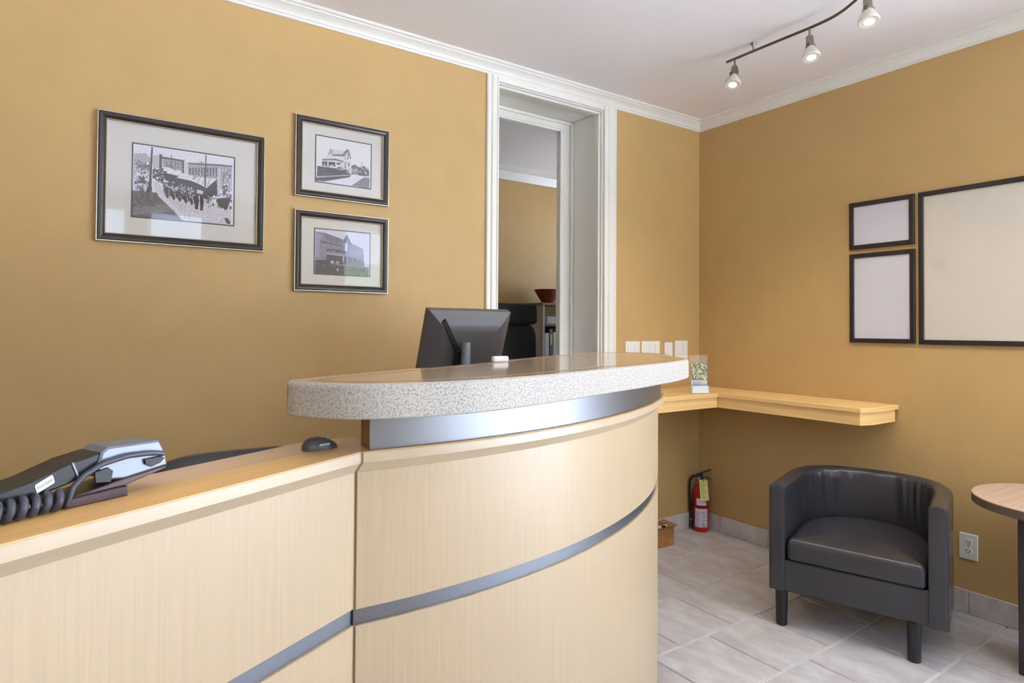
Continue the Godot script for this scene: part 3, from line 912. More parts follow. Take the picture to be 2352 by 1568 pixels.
# ------------------------------------------------------------------ corner shelf on the walls
func build_shelf() -> void:
	var t := thing("corner_shelf", "golden maple corner shelf fixed to two tan walls beside the desk", "shelf")
	var xf := -0.31; var zf := 0.385; var ze := 1.2
	# board along the photograph wall
	var p := pv([[-0.84, 0.0135], [-0.31 - 0.0005, 0.0005], [-0.31 - 0.0005, zf], [-0.84, zf]])
	p[0].y = 0.018; p[1].y = 0.018
	var g := G.new()
	g.plate(p, [[0.0, 0.878], [0.0, 0.898], [0.002, 0.9]])
	part(t, "board", g, M.shelf, 25.0)
	# board along the other wall: built along x, then turned so that its grain runs with it
	var node := MeshInstance3D.new(); node.name = "board"
	g = G.new()
	g.plate(pv([[0.0, 0.0005], [ze, 0.0005], [ze, 0.228], [ze - 0.026, 0.31], [0.0, 0.31]]), [[0.0, 0.878], [0.0, 0.898], [0.002, 0.9]])
	node.mesh = g.mesh(25.0); node.material_override = M.shelf
	node.basis = Basis(Vector3(0, 0, 1), Vector3.UP, Vector3(-1, 0, 0))
	t.add_child(node, true)
	# fascias below
	g = G.new()
	g.box(Vector3(-0.83, 0.818, zf - 0.028), Vector3(-0.302, 0.8779, zf - 0.010), 0.001)
	part(t, "fascia", g, M.shelf, 25.0)
	node = MeshInstance3D.new(); node.name = "fascia"
	g = G.new()
	var o := 0.010
	g.plate(pv([[zf - o, 0.30], [zf - o, 0.282], [ze - 0.04, 0.282], [ze - 0.03, 0.225], [ze - 0.03, 0.014], [ze - o, 0.014], [ze - o, 0.222], [ze - 0.034, 0.30]]), [[0.0, 0.818], [0.0, 0.8779]])
	node.mesh = g.mesh(25.0); node.material_override = M.shelf
	node.basis = Basis(Vector3(0, 0, 1), Vector3.UP, Vector3(-1, 0, 0))
	t.add_child(node, true)

# ------------------------------------------------------------------ armchair
func build_armchair() -> void:
	var t := thing("tub_armchair", "black leather tub armchair with round legs beside the side table", "armchair", Vector3(-0.716, 0, 1.309), 0.0)
	t.basis = Basis(Vector3(0.309, 0, 0.951), Vector3.UP, Vector3(-0.951, 0, 0.309))
	var cx := 0.0335; var a := 0.3185; var th := 0.066; var zf := 0.02; var zs := -0.26; var depth := 0.30
	# plan of the wall's outer face: station (point, inward)
	var path := []
	var out := func(s: float) -> Array:   # s from 0 (front left) to 1 (front right)
		if s < 0.25:
			return [Vector2(cx - a, lerpf(zf, zs, s / 0.25)), Vector2(1, 0)]
		if s > 0.75:
			return [Vector2(cx + a, lerpf(zs, zf, (s - 0.75) / 0.25)), Vector2(-1, 0)]
		var w := PI + (s - 0.25) / 0.5 * PI
		var e := 0.8    # a squarish curve
		var cw := cos(w); var sw := sin(w)
		var q := Vector2(cx + a * signf(cw) * pow(absf(cw), e), zs + depth * signf(sw) * pow(absf(sw), e))
		var n := Vector2(-signf(cw) * pow(absf(cw), 2.0 - e) / a, -signf(sw) * pow(absf(sw), 2.0 - e) / depth).normalized()
		return [q, n]
	var y0 := 0.15; var y1 := 0.607
	var rings := []
	var N := 180
	var stations := []
	for k in 4: stations.append([0.0, 1.0 - k / 3.0])
	for i in range(1, N): stations.append([float(i) / N, 0.0])
	for k in 4: stations.append([1.0, k / 3.0])
	var prof_n := 0
	for stn in stations:
		var q: Array = out.call(stn[0])
		var r: float = 0.014 * (1.0 - sqrt(1.0 - stn[1] * stn[1]))      # rounded ends of the arms
		var fwd := Vector2(0, 0.014 * sin(stn[1] * PI / 2.0)) if (stn[0] == 0.0 or stn[0] == 1.0) else Vector2.ZERO
		var ring := PackedVector3Array()
		var mid := absf(stn[0] - 0.53)
		var pts := []
		# up the outside, over the rolled top, down the inside
		pts.append(Vector2(r, y0 + r)); pts.append(Vector2(r, 0.3)); pts.append(Vector2(r, 0.5)); pts.append(Vector2(r, y1 - 0.024))
		for k in range(1, 6):
			var w := PI - k * PI / 6.0
			pts.append(Vector2(th / 2.0 + (th / 2.0 - r) * cos(w), y1 - 0.024 + (0.024 - r) * sin(w)))
		for k in 9:
			var y := lerpf(y1 - 0.024, 0.34, k / 8.0)
			var f := clampf((0.25 - mid) / 0.12, 0.0, 1.0)
			var fade := exp(-pow((y - 0.54) / 0.11, 2.0))
			var rip: float = 0.005 * f * fade * (pow(maxf(0.0, sin((stn[0] - 0.5) * 120.0)), 3.0) * 1.6 - 0.5 + 0.5 * sin((stn[0] - 0.5) * 233.0 + 1.0))
			var pad := 0.012 * clampf((0.27 - mid) / 0.05, 0.0, 1.0) * (1.0 - pow((y - 0.45) / 0.16, 2.0) * 0.6)
			pts.append(Vector2(th - r + pad + rip, y))
		pts.append(Vector2(th - r, 0.2)); pts.append(Vector2(th - r, y0 + r))
		for p in pts:
			var w: Vector2 = q[0] + q[1] * p.x + fwd
			ring.append(Vector3(w.x, p.y, w.y))
		rings.append(ring)
		if prof_n == 0: prof_n = pts.size()
	var poly := PackedVector2Array()
	for k in prof_n:
		var v3: Vector3 = rings[0][k]
		poly.append(Vector2(v3.x, v3.y))
	var g := G.new()
	g.loft(rings, G.tris_of(poly))
	part(t, "shell", g, M.leather, 50.0)
	# front apron
	g = G.new()
	g.box(Vector3(cx - a + th - 0.01, 0.15, -0.06), Vector3(cx + a - th + 0.01, 0.284, 0.026), 0.008)
	part(t, "apron", g, M.leather, 50.0)
	g = G.new()
	g.box(Vector3(cx - a + 0.04, 0.152, -0.5), Vector3(cx + a - 0.04, 0.26, -0.055), 0.004)
	part(t, "seat_base", g, M.black_matte)
	# cushion
	var o := PackedVector2Array()
	var hw := a - th - 0.004
	o.append(Vector2(cx - hw, -0.20)); o.append(Vector2(cx - hw, 0.0))
	for k in 5: o.append(Vector2(cx - hw + 0.02 - 0.02 * cos(k * PI / 8.0), 0.012 + 0.02 * sin(k * PI / 8.0)))
	for k in 5: o.append(Vector2(cx + hw - 0.02 + 0.02 * sin(k * PI / 8.0), 0.012 + 0.02 * cos(k * PI / 8.0)))
	o.append(Vector2(cx + hw, 0.0)); o.append(Vector2(cx + hw, -0.20))
	for k in range(1, 16):
		var w := -k * PI / 16.0
		o.append(Vector2(cx + hw * cos(w), -0.20 + 0.28 * sin(w)))
	o = G.orient(o)
	var rr := []
	for stp in [[0.012, 0.2855], [0.003, 0.292], [0.0, 0.302], [0.0, 0.352], [0.003, 0.364], [0.010, 0.372], [0.022, 0.377], [0.06, 0.384], [0.12, 0.389], [0.17, 0.391]]:
		var ring := PackedVector3Array()
		var c := Vector2(cx, -0.2)
		for p in G.inset(o, stp[0]) if stp[0] < 0.03 else o:
			var w: Vector2 = p
			if stp[0] >= 0.03:
				w = c + (p - c) * (1.0 - stp[0] / 0.26)
			ring.append(Vector3(w.x, stp[1] + (0.012 * clampf(-w.y / 0.4, 0.0, 1.0) if stp[1] > 0.34 else 0.0), w.y))
		rr.append(ring)
	g = G.new()
	g.loft(rr, G.tris_of(o))
	part(t, "seat_cushion", g, M.leather, 50.0)
	for p in [[-0.24, 0.0], [0.24, 0.0], [-0.19, -0.44], [0.25, -0.44]]:
		g = G.new()
		g.lathe([Vector2(0, 0), Vector2(0.0205, 0), Vector2(0.0225, 0.003), Vector2(0.025, 0.151), Vector2(0, 0.151)], 24, Transform3D(Basis.IDENTITY, Vector3(p[0], 0, p[1])))
		part(t, "leg", g, M.black)

func build_side_table() -> void:
	var t := thing("side_table", "small round wood top side table on a dark box pedestal", "table", Vector3(-0.314, 0, 1.904), 0.0)
	var p := PackedVector2Array()
	for k in 72: p.append(Vector2(cos(TAU * k / 72), sin(TAU * k / 72)) * 0.277)
	var g := G.new()
	g.plate(p, [[0.002, 0.606], [0.0, 0.608], [0.0, 0.635], [0.0, 0.636]])
	part(t, "edge_band", g, M.table_edge, 30.0)
	g = G.new()
	g.plate(p, [[0.0005, 0.636], [0.0005, 0.6385], [0.002, 0.64]])
	part(t, "top", g, M.table, 30.0)
	g = G.new()
	g.box(Vector3(-0.11, 0.0, -0.11), Vector3(0.11, 0.6055, 0.11), 0.003)
	part(t, "pedestal", g, M.table_leg)

# ------------------------------------------------------------------ pictures on the wall
func framed(label: String, x0: float, x1: float, y0: float, y1: float, px: Array, tex: Texture2D) -> void:
	var c := Vector3((x0 + x1) / 2.0, (y0 + y1) / 2.0, 0.0005)
	var t := thing("framed_photograph", label, "picture", c, 0.0, "framed photographs on the tan wall")
	var w := (x1 - x0) / 2.0; var h := (y1 - y0) / 2.0
	# mitred frame: profile as Vector2(inwards, out of the wall)
	var ring := func(prof: Array) -> G:
		var q := G.new()
		var fr := []
		for k in [[-1, -1], [1, -1], [1, 1], [-1, 1]]:
			fr.append([Vector3(w * k[0], h * k[1], 0), Vector3(-k[0], -k[1], 0), Vector3.BACK])
		q.sweep(pv(prof), fr, true)
		return q
	part(t, "outer_edge", ring.call([[0.0, 0.0], [0.0, 0.018], [0.0015, 0.0195], [0.0045, 0.0195], [0.0045, 0.0]]), M.frame_silver, 25.0, "worn silver outer edge")
	part(t, "frame", ring.call([[0.0045, 0.0], [0.0045, 0.0205], [0.008, 0.023], [0.014, 0.0235], [0.022, 0.0205], [0.0275, 0.0165], [0.0275, 0.0]]), M.frame_dark, 25.0)
	part(t, "inner_lip", ring.call([[0.0275, 0.0], [0.0275, 0.0172], [0.0290, 0.0178], [0.0312, 0.0165], [0.0312, 0.009], [0.0312, 0.0]]), M.frame_silver, 25.0, "thin silver inner lip")
	var g := G.new()
	g.box(Vector3(-w + 0.0312, -h + 0.0312, 0.0), Vector3(w - 0.0312, h - 0.0312, 0.006))
	part(t, "mat", g, M.matboard)
	var a := Vector2(px[0] - c.x, px[1] - c.y); var b := Vector2(px[2] - c.x, px[3] - c.y)   # left, bottom, right, top of the print
	g = G.new()
	var e := 0.0048
	g.box(Vector3(a.x - e, a.y - e, 0.006), Vector3(b.x + e, b.y + e, 0.0064))
	part(t, "fillet", g, M.board_frame, 38.0, "thin black line around the print")
	g = G.new()
	g.face(Vector3(a.x, b.y, 0.0067), Vector3(b.x, b.y, 0.0067), Vector3(b.x, a.y, 0.0067), Vector3(a.x, a.y, 0.0067))
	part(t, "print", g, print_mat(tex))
	g = G.new()
	g.quad(Vector3(-w + 0.0312, -h + 0.0312, 0.0095), Vector3(w - 0.0312, -h + 0.0312, 0.0095), Vector3(w - 0.0312, h - 0.0312, 0.0095), Vector3(-w + 0.0312, h - 0.0312, 0.0095))
	part(t, "glass", g, M.glass)

func build_pictures() -> void:
	framed("large framed black and white street photograph with parked cars", -3.257, -2.691, 1.561, 2.028, [-3.146, 1.660, -2.806, 1.925], street_print())
	framed("small framed black and white photograph of a gabled house", -2.573, -2.157, 1.807, 2.150, [-2.483, 1.880, -2.241, 2.075], house_print())
	framed("small framed bluish photograph of a house with a porch and a drawn in tree reflection", -2.572, -2.157, 1.411, 1.752, [-2.484, 1.488, -2.242, 1.677], porch_print())

func board(label: String, z0: float, z1: float, y0: float, y1: float, m: Material) -> void:
	var t := thing("framed_board", label, "board", Vector3(-0.0005, (y0 + y1) / 2.0, (z0 + z1) / 2.0), 0.0, "black framed boards on the tan wall")
	var w := (z1 - z0) / 2.0; var h := (y1 - y0) / 2.0
	var g := G.new()
	var fr := []
	for k in [[-1, -1], [1, -1], [1, 1], [-1, 1]]:
		fr.append([Vector3(0, h * k[1], w * k[0]), Vector3(0, -k[1], -k[0]), Vector3.LEFT])
	g.sweep(pv([[0.0, 0.0], [0.0, 0.013], [0.002, 0.015], [0.020, 0.015], [0.022, 0.013], [0.022, 0.0]]), fr, true)
	part(t, "frame", g, M.board_frame, 25.0)
	g = G.new()
	g.box(Vector3(-0.007, -h + 0.021, -w + 0.021), Vector3(0, h - 0.021, w - 0.021))
	part(t, "panel", g, m)

func build_boards() -> void:
	var lilac := mat(c8(208, 204, 212), 0.35)
	board("small landscape white board in a thin black frame", 0.971, 1.277, 1.677, 1.918, lilac)
	board("tall white board in a thin black frame below the small one", 0.972, 1.279, 1.199, 1.654, lilac)
	# the large board carries a faint smudge
	var im := Image.create_empty(256, 192, false, Image.FORMAT_RGBA8)
	var n := FastNoiseLite.new(); n.seed = 3; n.frequency = 0.06
	var base := c8(204, 196, 182)
	for y in 192:
		for x in 256:
			var d := Vector2(x - 232.0, (y - 92.0) * 0.9).length()
			var s := clampf(1.0 - d / 12.0, 0.0, 1.0) * (0.6 + 0.5 * n.get_noise_2d(x * 3.0, y * 3.0))
			im.set_pixel(x, y, base.lerp(c8(168, 160, 142), clampf(s * 0.5, 0.0, 0.5)).lightened(0.012 * n.get_noise_2d(x, y)))
	var m := mat(Color.WHITE, 0.4)
	m.albedo_texture = ImageTexture.create_from_image(im)
	m.uv1_triplanar = true
	m.uv1_scale = Vector3(1.0 / 0.96, 1.0 / 0.72, 1.0 / 0.96)
	m.uv1_offset = Vector3(0.5, 0.5, 0.5)
	board("large beige board in a thin black frame", 1.296, 2.256, 1.197, 1.918, m)

# ------------------------------------------------------------------ switch plates and outlet
func build_plates() -> void:
	var specs := [[-0.662, -0.545, 1.075, 1.189, 2, "white two gang rocker switch plate beside the doorway casing"], [-0.529, -0.372, 1.075, 1.189, 3, "wide white three gang rocker switch plate"], [-0.33, -0.257, 1.085, 1.180, 1, "narrow white single switch plate"], [-0.237, -0.117, 1.076, 1.190, 2, "white two gang switch plate close to the room corner"]]
	for s in specs:
		var w: float = (s[1] - s[0]) / 2.0; var h: float = (s[3] - s[2]) / 2.0
		var t := thing("switch_plate", s[5], "light switch", Vector3((s[0] + s[1]) / 2.0, (s[2] + s[3]) / 2.0, 0.0005), 0.0, "switch plates behind the countertop")
		var g := G.new()
		g.box(Vector3(-w, -h, 0), Vector3(w, h, 0.006), 0.002)
		part(t, "plate", g, M.white)
		var n: int = s[4]
		for k in n:
			var x := (k - (n - 1) / 2.0) * (2.0 * w / n) * 0.94
			g = G.new()
			g.box(Vector3(x - 0.0165, -0.033, 0.006), Vector3(x + 0.0165, 0.033, 0.0095), 0.0015)
			part(t, "rocker", g, M.white)
	var o := thing("wall_outlet", "white duplex power outlet low on the wall beside the armchair", "outlet", Vector3(-0.0005, 0.2985, 1.490))
	var g := G.new()
	g.box(Vector3(-0.006, -0.057, -0.036), Vector3(0, 0.057, 0.036), 0.002)
	part(o, "plate", g, M.white)
	for k in [-1, 1]:
		g = G.new()
		var prof := []
		var p := PackedVector2Array()
		for i in 20:
			var w := TAU * i / 20
			p.append(Vector2(0.0165 * cos(w), clampf(0.0175 * sin(w), -0.0145, 0.0145)))
		g.sweep(p, [[Vector3(-0.006, 0.0195 * k, 0), Vector3.BACK, Vector3.UP], [Vector3(-0.0078, 0.0195 * k, 0), Vector3.BACK, Vector3.UP]])
		var r := part(o, "receptacle", g, M.white)
		g = G.new()
		g.box(Vector3(-0.0082, 0.0195 * k - 0.002, -0.0078), Vector3(-0.0077, 0.0195 * k + 0.007, -0.0052))
		g.box(Vector3(-0.0082, 0.0195 * k - 0.002, 0.0052), Vector3(-0.0077, 0.0195 * k + 0.006, 0.0078))
		g.box(Vector3(-0.0082, 0.0195 * k - 0.0095, -0.0024), Vector3(-0.0077, 0.0195 * k - 0.005, 0.0024))
		part(r, "slots", g, M.slot)
	g = G.new()
	g.lathe([Vector2(0, 0), Vector2(0.003, 0), Vector2(0.0025, 0.001), Vector2(0, 0.0012)], 10, Transform3D(Basis(Vector3.FORWARD, Vector3.LEFT, Vector3.UP), Vector3(-0.006, 0, 0)))
	part(o, "screw", g, M.nickel)

# ------------------------------------------------------------------ track lights
const BULB_ENERGY := 0.2

func build_track_light() -> void:
	var wave := [[-0.713, 0.743], [-0.713, 0.9], [-0.713, 1.05], [-0.711, 1.17], [-0.715, 1.234], [-0.723, 1.28], [-0.741, 1.328], [-0.773, 1.386], [-0.815, 1.445], [-0.86, 1.5], [-0.905, 1.57], [-0.93, 1.65], [-0.938, 1.75], [-0.938, 1.95], [-0.93, 2.1], [-0.90, 2.2], [-0.84, 2.3], [-0.77, 2.4], [-0.73, 2.5], [-0.713, 2.62], [-0.713, 2.9]]
	track("brushed nickel wavy rail track light with lit spotlights under the ceiling", wave, [[-0.713, 0.89], [-0.938, 1.85], [-0.713, 2.8]],
		[[-0.713, 0.789, Vector3(-0.33, -1, 0.12)], [-0.712, 1.165, Vector3(-0.18, -1, 0.18)], [-0.826, 1.462, Vector3(-0.2, -1, 0.16)], [-0.938, 1.78, Vector3(-0.25, -1, 0.1)], [-0.84, 2.3, Vector3(-0.3, -1, -0.1)], [-0.713, 2.75, Vector3(-0.3, -1, -0.2)]])

func track(label: String, wave: Array, posts: Array, heads: Array) -> void:
	var t := thing("track_light", label, "track light", Vector3(posts[0][0], CEIL, posts[0][1]))
	var o := t.position
	var y := 2.567
	var pts := []
	for p in wave: pts.append(Vector3(p[0], y, p[1]) - o)
	var c := Curve3D.new()
	for k in pts.size():
		var d: Vector3 = (pts[mini(k + 1, pts.size() - 1)] - pts[maxi(k - 1, 0)]) / 6.0
		c.add_point(pts[k], -d, d)
	var fine := []
	for k in 101: fine.append(c.sample_baked(c.get_baked_length() * k / 100.0))
	var g := G.new()
	g.tube(fine, 0.006, 10)
	part(t, "rail", g, M.rail, 50.0)
	for p in posts:
		g = G.new()
		g.lathe([Vector2(0, y), Vector2(0.0035, y), Vector2(0.0035, 2.58), Vector2(0.006, 2.59), Vector2(0.014, 2.604), Vector2(0, 2.6045)], 14, Transform3D(Basis.IDENTITY, Vector3(p[0], 0, p[1]) - o))
		part(t, "ceiling_post", g, M.nickel)
	for hd in heads:
		var at: Vector3 = Vector3(hd[0], y, hd[1]) - o
		var ax: Vector3 = -(hd[2] as Vector3).normalized()        # up along the head
		var sx := ax.cross(Vector3.BACK).normalized()
		var b := Basis(sx, ax, sx.cross(ax).normalized())
		var hn := Node3D.new(); hn.name = "spot_head"; t.add_child(hn, true)
		g = G.new()
		g.tube([at, at + Vector3(0, -0.03, 0), at + Vector3(0, -0.042, 0) - ax * 0.004], 0.0045, 8)
		part(hn, "stem", g, M.nickel, 50.0)
		var base := at + Vector3(0, -0.04, 0)
		var xf := Transform3D(b, base - ax * 0.105)
		g = G.new()     # socket
		g.lathe([Vector2(0, 0.05), Vector2(0.02, 0.05), Vector2(0.021, 0.056), Vector2(0.0165, 0.062), Vector2(0.0155, 0.102), Vector2(0.012, 0.108), Vector2(0, 0.108)], 20, xf)
		part(hn, "socket", g, M.nickel)
		for k in [[0.020, 0.0235, 0.045, 0.1], [-0.0235, -0.020, 0.045, 0.062]]:     # spring clips beside the socket
			g = G.new()
			g.box(Vector3(k[0], k[2], -0.006), Vector3(k[1], k[3], 0.006))
			for i in g.v.size(): g.v[i] = xf * g.v[i]
			part(hn, "clip", g, M.rail)
		g = G.new()     # reflector bulb
		g.lathe([Vector2(0.0, 0.003), Vector2(0.0265, 0.0015), Vector2(0.035, 0.0), Vector2(0.0375, 0.003), Vector2(0.036, 0.014), Vector2(0.028, 0.032), Vector2(0.020, 0.048), Vector2(0.018, 0.052), Vector2(0, 0.052)], 28, xf)
		part(hn, "bulb_shell", g, M.bulb_glass)
		g = G.new()
		g.lathe([Vector2(0.0, -0.0022), Vector2(0.013, -0.0018), Vector2(0.0185, 0.0), Vector2(0.0185, 0.0012), Vector2(0, 0.0012)], 24, xf)
		part(hn, "bulb_lamp", g, M.led)
		var l := SpotLight3D.new(); l.name = "spot_lamp"
		hn.add_child(l, true)
		l.position = xf.origin - ax * 0.006
		l.basis = Basis(sx, sx.cross(ax).normalized() * -1.0, ax).orthonormalized()
		l.light_color = c8(255, 243, 224); l.light_energy = BULB_ENERGY; l.light_size = 0.025
		l.spot_range = 8.0; l.spot_attenuation = 2.0; l.spot_angle = 72.0; l.spot_angle_attenuation = 0.5
		l.shadow_enabled = true

# ------------------------------------------------------------------ monitor behind the counter
func build_monitor() -> void:
	var t := thing("computer_monitor", "black flat computer monitor seen from behind on a tilted stand", "monitor", Vector3(-2.06, 0.7302, 0.545))
	var lean := Transform3D(Basis(Vector3.RIGHT, deg_to_rad(20.0)), Vector3(0, 0.453, -0.0))
	var put := func(g: G) -> void:
		for i in g.v.size(): g.v[i] = lean * g.v[i]
	var g := G.new()
	var w := 0.18; var h := 0.152
	# housing: a rim in front, a shallower back that swells out (towards +z)
	var rings := []
	for s in [[0.0, -0.028], [0.0, 0.004], [0.008, 0.008], [0.016, 0.014], [0.05, 0.03], [0.09, 0.036]]:
		var k: float = s[0]
		var kx := k; 
		rings.append(PackedVector3Array([Vector3(-w + kx, -h + k, s[1]), Vector3(w - kx, -h + k, s[1]), Vector3(w - kx, h - k, s[1]), Vector3(-w + kx, h - k, s[1])]))
	g.loft(rings, PackedInt32Array([0, 1, 2, 0, 2, 3]))
	put.call(g)
	part(t, "housing", g, M.charcoal, 20.0)
	g = G.new()
	g.box(Vector3(-w + 0.014, -h + 0.018, -0.0295), Vector3(w - 0.014, h - 0.014, -0.0282))
	put.call(g)
	part(t, "screen", g, M.black)
	# black bar for the shade in the diagonal recess towards the stand
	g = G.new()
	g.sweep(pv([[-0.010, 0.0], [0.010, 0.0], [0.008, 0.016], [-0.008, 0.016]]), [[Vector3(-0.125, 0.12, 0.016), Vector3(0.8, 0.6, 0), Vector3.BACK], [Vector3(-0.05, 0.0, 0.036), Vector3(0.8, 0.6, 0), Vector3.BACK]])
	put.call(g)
	part(t, "recess_shade", g, M.black)
	g = G.new()
	g.box(Vector3(-0.062, -0.06, 0.036), Vector3(-0.008, 0.01, 0.056), 0.004)
	put.call(g)
	part(t, "bracket", g, M.black)
	g = G.new()
	g.tube([Vector3(-0.036, 0.475, 0.075), Vector3(-0.036, 0.3, 0.07), Vector3(-0.036, 0.012, 0.06)], 0.018, 14)
	part(t, "stand_column", g, M.silver, 50.0, "silver stand column")
	g = G.new()
	g.lathe([Vector2(0, 0), Vector2(0.12, 0), Vector2(0.122, 0.006), Vector2(0.11, 0.014), Vector2(0, 0.016)], 36, Transform3D(Basis.IDENTITY, Vector3(-0.036, 0, 0.05)))
	part(t, "stand_base", g, M.charcoal)

# ------------------------------------------------------------------ payment terminal on the ledge
func build_terminal() -> void:
	var x := Vector3(0.898, 0, -0.44).normalized()
	var z := Vector3(0.44, 0, 0.898).normalized()
	var t := thing("payment_terminal", "black and silver payment terminal with a sticker on the ledge", "card terminal", Vector3(-3.2799, 1.04, 1.7352))
	t.basis = Basis(x, Vector3.UP, z).scaled(Vector3.ONE * 0.61)
	# side outlines in x (along the ledge) and y, given depth backwards
	var slab := func(p: Array, z0: float, z1: float, bev := 0.002) -> G:
		var q := G.new()
		var poly := G.orient(pv(p))
		var rings := []
		for s in [[bev, z0], [0.0, z0 + bev], [0.0, z1 - bev], [bev, z1]]:
			var r := PackedVector3Array()
			for w in G.inset(poly, s[0]): r.append(Vector3(w.x, w.y, s[1]))
			rings.append(r)
		q.loft(rings, G.tris_of(poly))
		return q
	part(t, "base", slab.call([[-0.012, 0.0], [0.107, 0.0], [0.106, 0.021], [-0.004, 0.018]], -0.085, 0.0), M.maroon, 30.0)
	part(t, "wedge", slab.call([[0.0, 0.0185], [0.104, 0.0215], [0.192, 0.041], [0.194, 0.048], [0.1, 0.036], [0.03, 0.024]], -0.085, -0.006), M.maroon, 30.0)
	# black lower half of the body
	part(t, "body", slab.call([[-0.115, 0.018], [-0.085, 0.008], [-0.058, 0.034], [0.014, 0.052], [0.042, 0.061], [0.055, 0.099], [0.0, 0.089], [-0.067, 0.066], [-0.13, 0.052]], -0.085, -0.004, 0.003), M.black, 30.0)
	# silver upper half
	part(t, "silver_cover", slab.call([[0.0555, 0.099], [0.046, 0.066], [0.07, 0.04], [0.1, 0.0365], [0.194, 0.0485], [0.19, 0.074], [0.175, 0.106], [0.12, 0.107], [0.068, 0.1075]], -0.083, -0.003, 0.004), M.silver, 30.0)
	part(t, "recess", slab.call([[0.042, 0.040], [0.072, 0.036], [0.076, 0.058], [0.066, 0.067], [0.040, 0.062]], -0.0035, 0.0015, 0.001), M.black, 30.0)
	part(t, "speaker", slab.call([[0.139, 0.071], [0.141, 0.060], [0.154, 0.052], [0.174, 0.057], [0.184, 0.066], [0.176, 0.072]], -0.004, 0.003, 0.001), M.black, 30.0)
	part(t, "trim_bar", slab.call([[-0.001, 0.088], [0.003, 0.089], [0.014, 0.058], [0.010, 0.057]], -0.0045, -0.001, 0.0008), M.silver, 30.0)
	# grey arm that curves up from the base
	var g := G.new()
	var c := Curve3D.new()
	var ap := [[-0.010, 0.008], [-0.001, 0.040], [0.019, 0.0605], [0.053, 0.0775], [0.103, 0.085], [0.150, 0.083], [0.180, 0.077]]
	for k in ap.size():
		var p := Vector3(ap[k][0], ap[k][1], 0.004)
		var d := (Vector3(ap[mini(k + 1, 6)][0], ap[mini(k + 1, 6)][1], 0.004) - Vector3(ap[maxi(k - 1, 0)][0], ap[maxi(k - 1, 0)][1], 0.004)) / 6.0
		c.add_point(p, -d, d)
	var fine := []
	for k in 41: fine.append(c.sample_baked(c.get_baked_length() * k / 40.0))
	g.tube(fine, 0.0058, 10)
	part(t, "arm", g, M.cord, 50.0)
	# sticker
	var st := Node3D.new(); st.name = "sticker"; t.add_child(st, true)
	st.set_meta("label", "white sticker reading First Data")
	st.transform = Transform3D(Basis(Vector3(0.898, 0.44, 0).normalized(), Vector3(-0.25, 0.97, 0).normalized(), Vector3.BACK), Vector3(-0.0455, 0.0565, -0.0036))
	g = G.new()
	var pl := PackedVector2Array()
	for k in 4:
		for i in 4:
			var w := (k + i / 3.0) * PI / 2.0
			var s := [Vector2(1, 1), Vector2(-1, 1), Vector2(-1, -1), Vector2(1, -1)][k] as Vector2
			pl.append(Vector2(0.0135 * s.x, 0.0055 * s.y) + Vector2(cos(w), sin(w)) * 0.003)
	g.sweep(pl, [[Vector3.ZERO, Vector3.RIGHT, Vector3.UP], [Vector3(0, 0, 0.0006), Vector3.RIGHT, Vector3.UP]])
	part(st, "backing", g, M.white)
	var tm := TextMesh.new()
	var fnt := SystemFont.new(); fnt.font_names = PackedStringArray(["Droid Sans"])
	tm.font = fnt; tm.text = "First Data"; tm.font_size = 32; tm.pixel_size = 0.00021; tm.depth = 0.0003
	var ti := MeshInstance3D.new(); ti.name = "lettering"; ti.mesh = tm; ti.material_override = M.black
	ti.position = Vector3(0, 0, 0.0008)
	st.add_child(ti, true)
	# coiled cord
	g = G.new()
	var coil := []
	var n := 20 * 16
	for k in n + 1:
		var u := float(k) / n
		var w := TAU * 16.0 * u
		var ax := Vector3(-0.024, 0.0225, 0.002).lerp(Vector3(-0.344, 0.0225, 0.02), u)
		coil.append(ax + Vector3(0, cos(w), sin(w)) * 0.0145)
	g.tube(coil, 0.0075, 8)
	var cm := single("coiled_cord", g, M.cord, "dark grey coiled cord lying on the ledge beside the terminal", "cord", 60.0)
	cm.transform = t.transform

func build_mouse() -> void:
	var t := thing("computer_mouse", "small black computer mouse on the ledge below the countertop", "mouse", Vector3(-2.919, 1.04, 1.5248), deg_to_rad(14.0))
	t.scale = Vector3.ONE * 0.62
	var g := G.new()
	var rings := []
	var N := 24
	for j in 9:
		var f := j / 8.0
		var ring := PackedVector3Array()
		for i in N:
			var w := TAU * i / N
			var ex := 0.054 * signf(cos(w)) * pow(absf(cos(w)), 0.8); var ez := 0.030 * signf(sin(w)) * pow(absf(sin(w)), 0.85)
			var k := sqrt(maxf(0.0, 1.0 - pow(f, 2.2)))
			k = maxf(k, 0.02)
			var hump := 0.037 * f * (1.0 - 0.18 * (ex * k / 0.054 + 0.25))
			ring.append(Vector3(ex * k - 0.006 * f, hump, ez * k))
		rings.append(ring)
	var poly := PackedVector2Array()
	for i in N: poly.append(Vector2(rings[0][i].x, rings[0][i].z))
	g.loft(rings, G.tris_of(G.orient(poly)))
	part(t, "shell", g, M.charcoal, 60.0)
	g = G.new()
	g.lathe([Vector2(0, -0.004), Vector2(0.008, -0.003), Vector2(0.009, 0), Vector2(0.008, 0.003), Vector2(0, 0.004)], 16, Transform3D(Basis(Vector3.UP, Vector3.BACK, Vector3.RIGHT), Vector3(0.024, 0.026, 0)))
	part(t, "wheel", g, M.silver)
	g = G.new()
	g.box(Vector3(-0.02, 0.012, 0.0285), Vector3(0.015, 0.019, 0.0305), 0.001)
	part(t, "thumb_button", g, M.silver)

